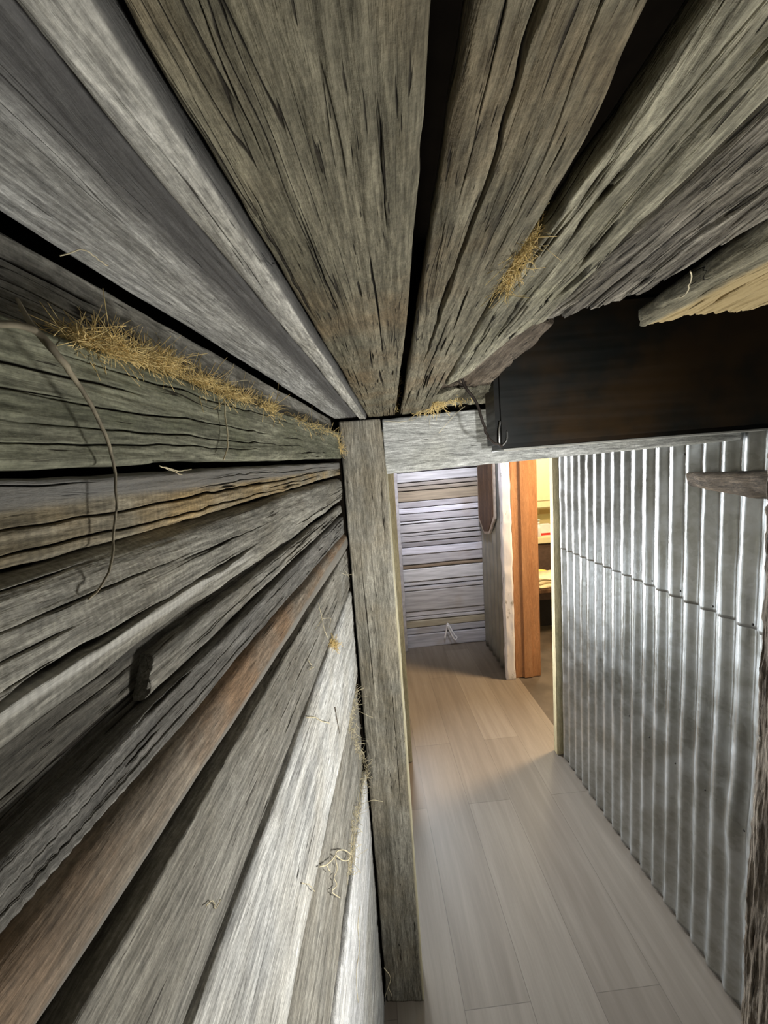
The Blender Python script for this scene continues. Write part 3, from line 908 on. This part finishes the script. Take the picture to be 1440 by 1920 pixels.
cb(W_rpost, poly([(0.5, 0.100), (0.9, 0.085)]), poly([(0.5, 0.20), (0.9, 0.22)]), 0.150, 'brown shaded plank piece tucked above the ragged plank ends', u0=0.50, u1=0.90, seed=49, nv=60, nu=120, usp='lin', low=0.004, edge=0.003)
cb(W_rough, poly([(0.7, 0.095), (1.1, 0.102)]), poly([(0.7, 0.27), (1.1, 0.33)]), 0.140, 'pale short plank lying just above the lintel next to the nest straw', u0=0.80, u1=1.10, seed=50, nv=80, nu=120, usp='lin', low=0.003, edge=0.003,
   ustart=poly([(0.09, 0.92), (0.13, 0.84), (0.2, 0.90), (0.3, 0.86)]), end_rag=0.01)

# steel beam in front of the lintel
beam = bpy.data.objects.new('steel_beam', None); COL.objects.link(beam)
pL = lf(935, 843, 0.85); pR = lf(1440, 803, 0.85)
beam.location = L2W((pL[0], 0.86, pL[2]))
tag(beam, 'dark oily steel box beam crossing in front of the lintel at upper right', 'beam')
import_bm = __import__('bmesh')


def prism_box(name, mat, corners_front, depth, parent=None, bev=0.004, seg=3):
    """box whose front face is the quad `corners_front` in the slab-wall frame, extruded away from the viewer"""
    bm = import_bm.new()
    f = [np.array(c, float) for c in corners_front]
    bk = [c + np.array([0, depth, 0]) for c in f]
    w = [L2W(c) for c in f + bk]
    org = np.mean(w, 0)
    v = [bm.verts.new(tuple(c - org)) for c in w]
    for q in ((0, 1, 2, 3), (7, 6, 5, 4), (0, 4, 5, 1), (1, 5, 6, 2), (2, 6, 7, 3), (3, 7, 4, 0)):
        bm.faces.new([v[i] for i in q])
    import_bm.ops.recalc_face_normals(bm, faces=bm.faces)
    if bev:
        import_bm.ops.bevel(bm, geom=list(bm.edges), offset=bev, segments=seg, affect='EDGES')
    me = bpy.data.meshes.new(name); bm.to_mesh(me); bm.free()
    me.polygons.foreach_set('use_smooth', [False] * len(me.polygons))
    o = new_obj(name, me, mat)
    o.location = org
    if parent is not None:
        o.parent = parent
        o.location = Vector(org) - parent.location
    return o


zR = pL[2] + (pR[2] - pL[2]) * 1.25
xR = pL[0] + (pR[0] - pL[0]) * 1.25
prism_box('web', M_steel, [(pL[0] - 0.002, 0.85, pL[2]), (xR, 0.85, zR), (xR, 0.85, 0.30), (pL[0] - 0.006, 0.85, 0.30)], 0.10, beam, bev=0.010, seg=4)
prism_box('bottom_flange', plain('lit_lip_steel', (0.30, 0.30, 0.27), 0.45, 0.3), [(pL[0] + 0.01, 0.848, pL[2] - 0.0035), (xR, 0.848, zR - 0.0035), (xR, 0.848, zR + 0.001), (pL[0] + 0.01, 0.848, pL[2] + 0.001)], 0.11, beam, bev=0.0008, seg=1)  # pale lip: its lit underside put into the colour
hp = [lf(938, 790, 0.846), lf(936, 812, 0.842), lf(938, 836, 0.842), lf(950, 826, 0.842), lf(951, 808, 0.846)]
hk = tubes('wire_hook', [(smooth_path([L2W(p) for p in hp], 24), 0.0016)], plain('shiny_wire', (0.75, 0.75, 0.74), 0.25, 0.9), 6, None)
hk.parent = beam; hk.location = hk.location - beam.location

# ================================================================ FURTHER DOWN THE PASSAGE
def timber(name, mat, x0, x1, y0, y1, z0, z1, label, cat, bev=0.004, **kw):
    o = box(name, mat, x0, x1, y0, y1, z0, z1, bev, **kw)
    return tag(o, label, cat)


timber('pine_upright', W_pine, 0.055, 0.166, 2.17, 2.23, 0.0, 2.44, 'yellow pine upright just behind the dark post on the left', 'upright')
timber('pine_upright', W_pine, 1.028, 1.084, 2.105, 2.15, 0.0, 2.44, 'yellow pine upright at the end of the corrugated wall by the kitchen doorway', 'upright')

jm = bpy.data.objects.new('doorway_timber', None); COL.objects.link(jm); jm.location = (1.2, 2.95, 0)
tag(jm, 'oiled orange-brown timber on the far side of the kitchen doorway', 'timber')
for (nm, a, b, c, d) in (('lining', 1.108, 1.315, 2.95, 2.99), ('door_stop', 1.175, 1.245, 2.938, 2.952)):
    q = box(nm, W_orange, a, b, c, d, 0.0, 2.1, 0.003)
    q.location = q.location - jm.location; q.parent = jm


def ragged_post(name, mat, x0, x1, y0, y1, z1, seed, rag=0.008):
    nz = 160; ring = []
    Zs = np.linspace(0, z1, nz)
    V = np.zeros((nz, 20, 3))
    per = []
    for k in range(5): per.append((x0 + (x1 - x0) * k / 5, y0))
    for k in range(5): per.append((x1, y0 + (y1 - y0) * k / 5))
    for k in range(5): per.append((x1 - (x1 - x0) * k / 5, y1))
    for k in range(5): per.append((x0, y1 - (y1 - y0) * k / 5))
    cx, cy = (x0 + x1) / 2, (y0 + y1) / 2
    for j, (x, y) in enumerate(per):
        dx = rag * 2 * fbm(Zs * 9, Zs * 0 + j * 0.37, seed); dy = rag * 2 * fbm(Zs * 9, Zs * 0 + j * 0.37 + 50, seed)
        V[:, j, 0] = x + dx - cx; V[:, j, 1] = y + dy - cy; V[:, j, 2] = Zs
    V = V[:, ::-1]
    me = grid_mesh(name, V, nz, 20)
    o = new_obj(name, mat and me, mat)
    o.location = (cx, cy, 0)
    return o


tag(ragged_post('chipped_post', M_chipped, 1.026, 1.098, 2.93, 2.975, 2.44, 77, 0.005), 'rough white painted post with chipped left edge beside the orange jamb', 'post')
tag(ragged_post('edge_strip', M_pl, 0.268, 0.300, 3.56, 3.60, 2.4, 78, 0.004), 'thin ragged whitish strip at the left end of the far boarded wall', 'strip')

# pointed brown board on the far iron strip
def ext_poly(name, mat, yz, x0, x1, bev=0.004, parent=None):
    bm = import_bm.new()
    n = len(yz)
    cy = sum(p[0] for p in yz) / n; cz = sum(p[1] for p in yz) / n
    f0 = [bm.verts.new((x0, p[0] - cy, p[1] - cz)) for p in yz]
    f1 = [bm.verts.new((x1, p[0] - cy, p[1] - cz)) for p in yz]
    bm.faces.new(f0); bm.faces.new(f1[::-1])
    for i in range(n):
        k = (i + 1) % n
        bm.faces.new((f0[i], f1[i], f1[k], f0[k]))
    import_bm.ops.recalc_face_normals(bm, faces=bm.faces)
    if bev: import_bm.ops.bevel(bm, geom=list(bm.edges), offset=bev, segments=2, affect='EDGES')
    me = bpy.data.meshes.new(name); bm.to_mesh(me); bm.free()
    o = new_obj(name, me, mat)
    o.location = (0, cy, cz)
    return o


pp = [on_x(*p, 1.05)[1:] for p in ((904, 968), (914, 996), (922, 996), (931, 966))]
ytop0, ytop1 = on_x(903, 868, 1.05)[1], on_x(929, 868, 1.05)[1]
shp = [(ytop0, 2.30), (pp[0][0], pp[0][1]), (pp[1][0], pp[1][1]), (pp[2][0], pp[2][1]), (pp[3][0], pp[3][1]), (ytop1, 2.30)]
W_frame = plain('pale_edging', (0.42, 0.36, 0.30), 0.6, var=0.2)
fb = bpy.data.objects.new('pointed_board', None); COL.objects.link(fb); fb.location = (1.045, 3.2, 1.2)
tag(fb, 'dark brown pointed-end board with pale edging fixed on the far corrugated strip', 'board')
cyc = sum(p[0] for p in shp) / 6
outer = [(cyc + (p[0] - cyc) * 1.16, p[1] - (0.022 if p[1] < 2 else 0)) for p in shp]
a1 = ext_poly('edging', W_frame, outer, 1.024, 1.040, 0.002); a2 = ext_poly('panel', W_reddark, shp, 1.018, 1.034, 0.002)
for a in (a1, a2):
    a.location = a.location - fb.location; a.parent = fb

# cable loop at the foot of the far wall
cp = [(834, 1197), (837, 1182), (839, 1169), (846, 1180), (852, 1190), (857, 1196), (853, 1199), (848, 1192), (843, 1182), (839, 1172)]
o = tubes('cable_loop', [(smooth_path([on_y(a, b, 3.600 - 0.004 * k) for k, (a, b) in enumerate(cp)], 50), 0.0075)], M_cable, 8)
tag(o, 'white electric cable looped against the bottom of the far boarded wall', 'cable')

# rough rail slab fixed across the corrugated wall, and the dark post at the right edge
slab = [on_x(*p, 1.035) for p in ((1284, 893), (1290, 911), (1320, 916), (1370, 927), (1440, 937))]
ybot = [(p[1], p[2]) for p in slab][::-1]
yy = np.array([0.5] + [p[0] for p in ybot]); zz = np.array([1.62] + [p[1] for p in ybot])
ny = 120
Ys = np.linspace(0.5, float(yy.max()), ny)
bot = np.interp(Ys, yy, zz) + 0.004 * fbm(Ys * 14, Ys * 0, 91)
top = np.interp(Ys, [0.5, 0.959, 1.219], [1.735, 1.713, 1.700]) + 0.003 * fbm(Ys * 10, Ys * 0, 92)
top = np.maximum(top, bot + 0.004)
nv = 40
th = np.linspace(0, 1, nv)
zz2 = bot[:, None] + (top - bot)[:, None] * th[None, :]
prof = np.sqrt(np.clip(1 - (2 * th - 1) ** 2, 0, 1)) ** 0.8
dep = np.interp(Ys, [0.5, 0.9, 1.15, Ys.max()], [0.05, 0.045, 0.03, 0.008])
X = 1.045 - dep[:, None] * prof[None, :] - 0.006 * fbm(Ys[:, None] * 18, zz2 * 40, 93)
ring = np.zeros((ny, nv + 2, 3))
ring[:, :nv, 0] = X; ring[:, :nv, 1] = Ys[:, None]; ring[:, :nv, 2] = zz2
ring[:, nv] = np.stack([np.full(ny, 1.048), Ys, top], -1); ring[:, nv + 1] = np.stack([np.full(ny, 1.048), Ys, bot], -1)
org = ring.reshape(-1, 3).mean(0)
o = new_obj('rail_slab', grid_mesh('rail_slab', (ring - org)[:, ::-1][:, :, [1, 0, 2]] * np.array([1, 1, 1]), ny, nv + 2), W_slab)
o.matrix_world = Matrix(((0, 1, 0, org[0]), (1, 0, 0, org[1]), (0, 0, 1, org[2]), (0, 0, 0, 1)))
tag(o, 'dark rough slab rail with tapered end fixed high across the corrugated wall', 'rail')
pr = board('edge_post', W_rpost, 'F', -0.5, 1.798, const(0.0), const(0.11), 0, 0.03, nu=300, nv=50, seed=95, usp='lin', low=0.006, grain=0.0015, edge=0.006, cracks=5, crack_depth=0.008, round_=0.015, frame_world=True)
Mx = Matrix(((0, 0, -1, 1.028 - 0.03), (0, -1, 0, 0.933 - 0.055), (-1, 0, 0, 1.8 - 0.649), (0, 0, 0, 1)))
pr.matrix_world = Mx
tag(pr, 'dark rough timber post standing against the iron at the right edge', 'post')

# ================================================================ KITCHEN GLIMPSE
def thing(name, loc, label, cat, group=None):
    e = bpy.data.objects.new(name, None); COL.objects.link(e); e.location = loc
    return tag(e, label, cat, group)


def part(o, parent):
    o.location = o.location - parent.location
    o.parent = parent
    return o


tb = thing('kitchen_table', (1.9, 3.75, 0), 'dark brown table with cream cloth things on it, seen through the doorway', 'table')
part(box('table_top', W_reddark, 1.42, 2.5, 3.45, 4.0, 0.50, 0.535, 0.004), tb)
part(box('apron', M_brownp, 1.46, 2.46, 3.50, 3.53, 0.42, 0.50, 0.002), tb)
part(box('back_panel', M_black, 1.46, 2.46, 3.72, 3.74, 0.06, 0.42, 0.002), tb)
for (a, b) in ((1.45, 3.48), (2.42, 3.48), (1.45, 3.92), (2.42, 3.92)):
    part(box('leg', W_reddark, a, a + 0.05, b, b + 0.05, 0.0, 0.50, 0.003), tb)


def folded(name, x0, x1, y0, y1, z0, n, h, mat, label, cat):
    """a folded cloth: n soft layers with rounded front edge"""
    vs, fs = [], []
    prof = []
    for k in range(n):
        zb = z0 + k * h
        inset = 0.01 * (k % 2) + 0.006 * k
        for a in np.linspace(-math.pi / 2, math.pi / 2, 7):
            prof.append((y0 + inset + h / 2 - math.cos(a) * h / 2, zb + h / 2 + math.sin(a) * h / 2 * 0.94))
    prof.append((y1, z0 + n * h)); prof.append((y1, z0))
    m = len(prof); nx = 14
    V = np.zeros((nx, m, 3))
    for i in range(nx):
        x = x0 + (x1 - x0) * i / (nx - 1)
        for j, (y, z) in enumerate(prof):
            V[i, j] = (x, y + 0.004 * math.sin(x * 30 + j), z + (0.006 * math.sin(x * 22 + j * 0.3) if z > z0 + 0.5 * h else 0))
    org = V.reshape(-1, 3).mean(0)
    o = new_obj(name, grid_mesh(name, (V - org)[:, ::-1], nx, m), mat); o.location = org
    return tag(o, label, cat)


folded('folded_cloth', 1.55, 1.85, 3.47, 3.70, 0.536, 3, 0.034, M_cloth, 'folded cream cloth at the front of the brown kitchen table', 'cloth')


def lathe(name, prof, mat, loc, n=28):
    V = np.zeros((len(prof), n, 3))
    for i, (r, z) in enumerate(prof):
        a = np.linspace(0, 2 * np.pi, n, endpoint=False)
        V[i, :, 0] = r * np.cos(a); V[i, :, 1] = r * np.sin(a); V[i, :, 2] = z
    o = new_obj(name, grid_mesh(name, V, len(prof), n), mat); o.location = loc
    return o


bw = lathe('bowl', [(0.03, 0.0), (0.045, 0.006), (0.085, 0.035), (0.10, 0.065), (0.096, 0.066), (0.075, 0.035), (0.04, 0.014), (0.002, 0.012)], M_bowl, (1.69, 3.80, 0.536))
tag(bw, 'shallow yellow bowl behind the folded cloth on the kitchen table', 'bowl')
ct = thing('kitchen_counter', (2.1, 4.45, 0), 'kitchen counter with brown front and cream edge behind the table', 'counter')
part(box('carcass', M_brownp, 1.3, 3.2, 4.44, 4.76, 0.08, 0.745, 0.003), ct)
part(box('plinth', M_black, 1.3, 3.2, 4.48, 4.76, 0.0, 0.08, 0.002), ct)
part(box('worktop', M_cream, 1.28, 3.2, 4.40, 4.76, 0.745, 0.815, 0.004), ct)
for k in range(4):
    dr = part(box('door', M_brownp, 1.32 + 0.46 * k, 1.76 + 0.46 * k, 4.425, 4.44, 0.12, 0.72, 0.003), ct)
sb = box('tile_splashback', M_tile, 1.28, 3.2, 4.762, 4.779, 1.03, 1.14, 0.001); tag(sb, 'strip of tan and brown mosaic tiles above the kitchen counter', 'tiles')
cu = thing('kitchen_cupboard', (2.1, 4.7, 1.15), 'bright cream kitchen wall cupboard with panelled doors', 'cupboard')
part(box('carcass', M_cream, 1.3, 3.2, 4.46, 4.78, 1.145, 2.2, 0.003), cu)
for k in range(4):
    dd = part(box('door', M_cream, 1.315 + 0.46 * k, 1.765 + 0.46 * k, 4.44, 4.46, 1.16, 2.19, 0.003), cu)
    q = box('raised_panel', M_cream, 1.375 + 0.46 * k, 1.705 + 0.46 * k, 4.432, 4.441, 1.24, 2.11, 0.004)
    q.location = q.location - Vector((1.54 + 0.46 * k, 4.45, 1.675)); q.parent = dd
# packets and a spray bottle on the counter
for (x, w, h_, d, lab) in ((1.90, 0.11, 0.15, 4.50, 'white carton with red band left of the spray bottle on the counter'), (2.08, 0.13, 0.14, 4.50, 'white carton with red base right of the spray bottle on the counter')):
    c_ = thing('carton', (x, d, 0.816), lab, 'carton', 'cartons on the counter')
    part(box('body', M_whitep, x - w / 2, x + w / 2, d - 0.03, d + 0.03, 0.816, 0.816 + h_, 0.004), c_)
    part(box('printed_band', M_red, x - w / 2 - 0.0006, x + w / 2 + 0.0006, d - 0.0308, d + 0.0308, 0.822, 0.856, 0.003), c_)
sbt = thing('pump_bottle', (1.985, 4.44, 0.816), 'slim white pump bottle standing between two cartons', 'bottle')
part(lathe('body', [(0.001, 0), (0.026, 0), (0.029, 0.01), (0.029, 0.10), (0.022, 0.13), (0.012, 0.14), (0.012, 0.155), (0.001, 0.156)], M_whitep, (1.985, 4.44, 0.816)), sbt)
part(lathe('pump_head', [(0.001, 0), (0.014, 0), (0.014, 0.02), (0.005, 0.024), (0.005, 0.04), (0.02, 0.042), (0.02, 0.052), (0.001, 0.053)], M_whitep, (1.985, 4.44, 0.97)), sbt)

# ================================================================ ROOTS, TWIGS, STRAW, FIBRES
rs = random.Random(12)


def wander(pts, amp, n, seed):
    P = smooth_path(pts, n)
    t = np.arange(len(P)) * 0.35
    for k in range(3):
        P[:, k] += amp * 2 * vnoise(t, t * 0 + k * 7.7, seed)
    return P


# long root hanging in front of the ledge board
rp = [((-30, 600), -0.128), ((60, 618), -0.124), ((110, 668), -0.122), ((150, 722), -0.126), ((195, 815), -0.134), ((214, 880), -0.138), ((216, 975), -0.143), ((200, 1080), -0.146), ((166, 1125), -0.148)]
P = wander([L2W(lw(*p, x)) for p, x in rp], 0.0008, 80, 3)
rad = np.interp(np.linspace(0, 1, len(P)), [0, 0.25, 0.4, 0.6, 1], [0.0012, 0.0013, 0.0009, 0.0007, 0.0005])
br_ = smooth_path([L2W(lw(*p, x)) for p, x in (((100, 655), -0.123), ((60, 610), -0.130), ((32, 560), -0.138))], 14)
o = tubes('hanging_root', [(P, rad), (br_, np.linspace(0.0016, 0.0006, len(br_)))], M_rootpale, 8)
tag(o, 'long thin brown root dangling down the left wall across several boards', 'root')
# dark twig at the nest
tp = [(828, 648), (853, 680), (872, 722), (895, 760), (908, 800), (918, 824), (942, 838)]
P = wander([L2W(lf(*p, 0.80 - 0.006 * k)) for k, p in enumerate(tp)], 0.0015, 60, 8)
tw2 = wander([L2W(lf(*p, 0.79)) for p in ((832, 703), (850, 706), (866, 722), (875, 716))], 0.001, 20, 9)
o = tubes('twig', [(P, np.interp(np.linspace(0, 1, len(P)), [0, 0.3, 1], [0.0018, 0.0028, 0.0024])), (tw2, 0.0018)], plain('dark_twig', (0.018, 0.012, 0.008), 0.7), 7)
tag(o, 'dark crooked twig hanging from the ragged planks beside the steel beam', 'twig')


def straw_tuft(label, centres, n, length, spread, mat=M_straw, rad=0.00035, seed=0, flat=None, parent=None, name='straw_tuft'):
    r = np.random.RandomState(seed)
    paths = []
    centres = [np.array(c) for c in centres]
    for k in range(n):
        i = r.randint(0, max(1, len(centres) - 1)); t = r.rand()
        c0 = centres[i] if len(centres) == 1 else centres[i] * (1 - t) + centres[i + 1] * t
        c0 = c0 + r.normal(0, 1, 3) * np.array(spread)
        if len(centres) > 1:
            d = centres[min(i + 1, len(centres) - 1)] - centres[i]; d = d / (np.linalg.norm(d) + 1e-9)
        else:
            d = np.array([0, 1, 0])
        d = d * r.choice([-1, 1]) + r.normal(0, 0.7, 3)
        d /= np.linalg.norm(d)
        L_ = length * r.uniform(0.4, 1.5)
        bend = r.normal(0, 1.1, 3) * L_
        ts = np.linspace(-0.5, 0.5, 7)[:, None]
        pts = c0 + d * L_ * ts + bend * (ts ** 2)
        paths.append((pts, rad * r.uniform(0.5, 1.5)))
    o = tubes(name, paths, mat, 3)
    return tag(o, label, 'straw', kind='stuff')


Wp = lambda px, py, x: L2W(lw(px, py, x))
straw_tuft('big golden straw clump along the left of the ledge board', [Wp(140, 635, -0.146), Wp(190, 650, -0.147), Wp(240, 672, -0.148), Wp(285, 680, -0.148), Wp(322, 688, -0.15)], 1000, 0.016, (0.005, 0.004, 0.0022), seed=1, rad=0.00017)
straw_tuft('straw wisps on the ledge right of the big clump', [Wp(345, 708, -0.147), Wp(385, 722, -0.147), Wp(430, 740, -0.147), Wp(468, 752, -0.148)], 500, 0.018, (0.005, 0.004, 0.0018), seed=2, rad=0.0002)
straw_tuft('small straw pinch on the ledge between two longer wisps', [Wp(483, 760, -0.147), Wp(515, 773, -0.147)], 150, 0.020, (0.005, 0.006, 0.003), seed=3, rad=0.0003)
straw_tuft('thin straw line at the right end of the ledge by the post', [Wp(545, 785, -0.147), Wp(590, 800, -0.146), Wp(632, 818, -0.145), Wp(640, 850, -0.143)], 260, 0.022, (0.004, 0.006, 0.002), seed=4, rad=0.0003)
Cp = lambda px, py, z: L2W(lc(px, py, z))
straw_tuft('golden straw stuffed between two ceiling planks', [Cp(1003, 425, 0.131), Cp(980, 470, 0.129), Cp(962, 505, 0.129), Cp(945, 540, 0.129)], 420, 0.016, (0.0022, 0.003, 0.004), seed=5, rad=0.0002)
Fp = lambda px, py, y: L2W(lf(px, py, y))
straw_tuft('pale nest straw in the corner above the lintel', [Fp(790, 768, 1.06), Fp(820, 755, 1.03), Fp(848, 735, 1.0), Fp(868, 735, 1.0)], 420, 0.035, (0.010, 0.02, 0.006), seed=6, rad=0.0005)
straw_tuft('little straw bit in the gap above the top of the post', [Fp(748, 700, 1.07), Fp(742, 770, 1.09)], 90, 0.02, (0.003, 0.008, 0.006), seed=7, rad=0.0004)
straw_tuft('yellow straw speck on the wall boards left of the post', [Wp(622, 1202, -0.148), Wp(630, 1212, -0.148)], 110, 0.014, (0.002, 0.004, 0.004), seed=8, rad=0.0004)
straw_tuft('straw packed along the gap above the bleached white board', [Wp(668, 1290, -0.150), Wp(655, 1360, -0.150), Wp(688, 1440, -0.148), Wp(668, 1530, -0.148), Wp(655, 1640, -0.148)], 330, 0.03, (0.003, 0.006, 0.008), mat=M_fibre, seed=9, rad=0.0004)


def fibre(label, pts, x=-0.147, rad=0.0005, seed=0, plane='w', amp=0.0006, more=()):
    fn = {'w': lambda p: L2W(lw(*p, x)), 'f': lambda p: L2W(lf(*p, x)), 'c': lambda p: L2W(lc(*p, x))}[plane]
    paths = [(wander([fn(p) for p in pts], amp, 36, seed), rad)]
    for m in more: paths.append((wander([fn(p) for p in m], amp, 20, seed + 1), rad * 0.8))
    o = tubes('fibre', paths, M_fibre, 5)
    return tag(o, label, 'fibre', 'loose pale fibres')


fibre('pale fibre hanging down the ledge board from the straw', [(420, 748), (424, 790), (427, 830), (420, 862)], -0.139, 0.0006, 1)
fibre('bent pale stalk across the dark corner gap at upper left', [(113, 478), (162, 470), (188, 490), (203, 498)], -0.150, 0.0003, 2)
fibre('short fibres poking out of the gap under the ledge', [(300, 873), (330, 882), (358, 880)], -0.143, 0.0004, 3, more=[[(305, 876), (340, 890)]])
fibre('stiff stalk sticking up from the ledge straw', [(418, 718), (432, 700), (438, 682)], -0.146, 0.0003, 4, more=[[(418, 718), (465, 712)]])
fibre('branched pale fibre on the upper boards left of the post', [(597, 1130), (604, 1160), (608, 1180), (615, 1197)], -0.146, 0.0005, 5, more=[[(604, 1160), (620, 1160), (618, 1178)], [(604, 1160), (592, 1180)]])
fibre('curly fibre over the gap beside the wide pale board', [(574, 1345), (590, 1345), (603, 1352), (618, 1356)], -0.147, 0.0007, 6)
fibre('looped pale fibre on the brownish low board', [(598, 1625), (612, 1622), (628, 1606), (632, 1596), (645, 1594), (657, 1603), (652, 1613), (640, 1612), (630, 1603)], -0.146, 0.0009, 7, more=[[(612, 1622), (620, 1636)]])
fibre('tangle of fibre hanging below the fibre loop', [(628, 1608), (632, 1630), (626, 1645), (632, 1660), (622, 1672), (638, 1683)], -0.148, 0.0007, 8)
fibre('pale fibre crossing the gap onto the post', [(672, 1522), (685, 1508), (698, 1500), (718, 1503)], 1.09, 0.0009, 9, plane='f')
fibre('frayed fibre at the foot of the post', [(722, 1870), (728, 1850), (732, 1832), (720, 1815)], 1.05, 0.001, 10, plane='f', more=[[(728, 1850), (735, 1868)]])
fibre('fine line of fibre down the bleached white board', [(675, 1700), (671, 1740), (674, 1780), (668, 1830), (671, 1880)], -0.146, 0.0007, 11)
fibre('curved pale fibre on the lintel near the post', [(720, 790), (750, 791), (780, 785), (790, 770)], 1.105, 0.0005, 12, plane='f')
fibre('slanting pale fibre on the lintel below the nest', [(823, 812), (840, 792), (855, 775), (872, 762)], 1.09, 0.0005, 13, plane='f')
fibre('short fibre hanging from the nest over the lintel', [(810, 775), (806, 790), (807, 803)], 1.09, 0.0005, 14, plane='f')
fibre('brown curling fibre hanging in the black hollow at right', [(1296, 508), (1294, 530), (1286, 550), (1276, 557)], 0.126, 0.0005, 15, plane='c')

fibre('tiny pale curl on the grey board under the yellow speck', [(578, 1238), (584, 1248), (580, 1256), (590, 1250)], -0.148, 0.0005, 21)
fibre('pale wisp low on the grey rough-sawn board at bottom left', [(385, 1700), (398, 1690), (405, 1702), (412, 1686)], -0.150, 0.0004, 22)
fibre('short pale hair near the bottom of the wide pale board', [(566, 1655), (580, 1660), (590, 1672)], -0.147, 0.0005, 23)
fibre('pale tuft of threads at the post edge beside the brown board', [(640, 1074), (650, 1078), (662, 1076)], -0.144, 0.0005, 24, more=[[(648, 1070), (655, 1084)]])
o = tubes('splinter', [(smooth_path([L2W(lw(*p, -0.1475)) for p in ((628, 1326), (632, 1350), (637, 1376))], 12), np.linspace(0.0011, 0.0006, 13)[:len(smooth_path([(0, 0, 0), (1, 0, 0), (2, 0, 0)], 12))])], M_root, 5)
tag(o, 'short dark splinter stuck on the wide pale wall board', 'splinter')
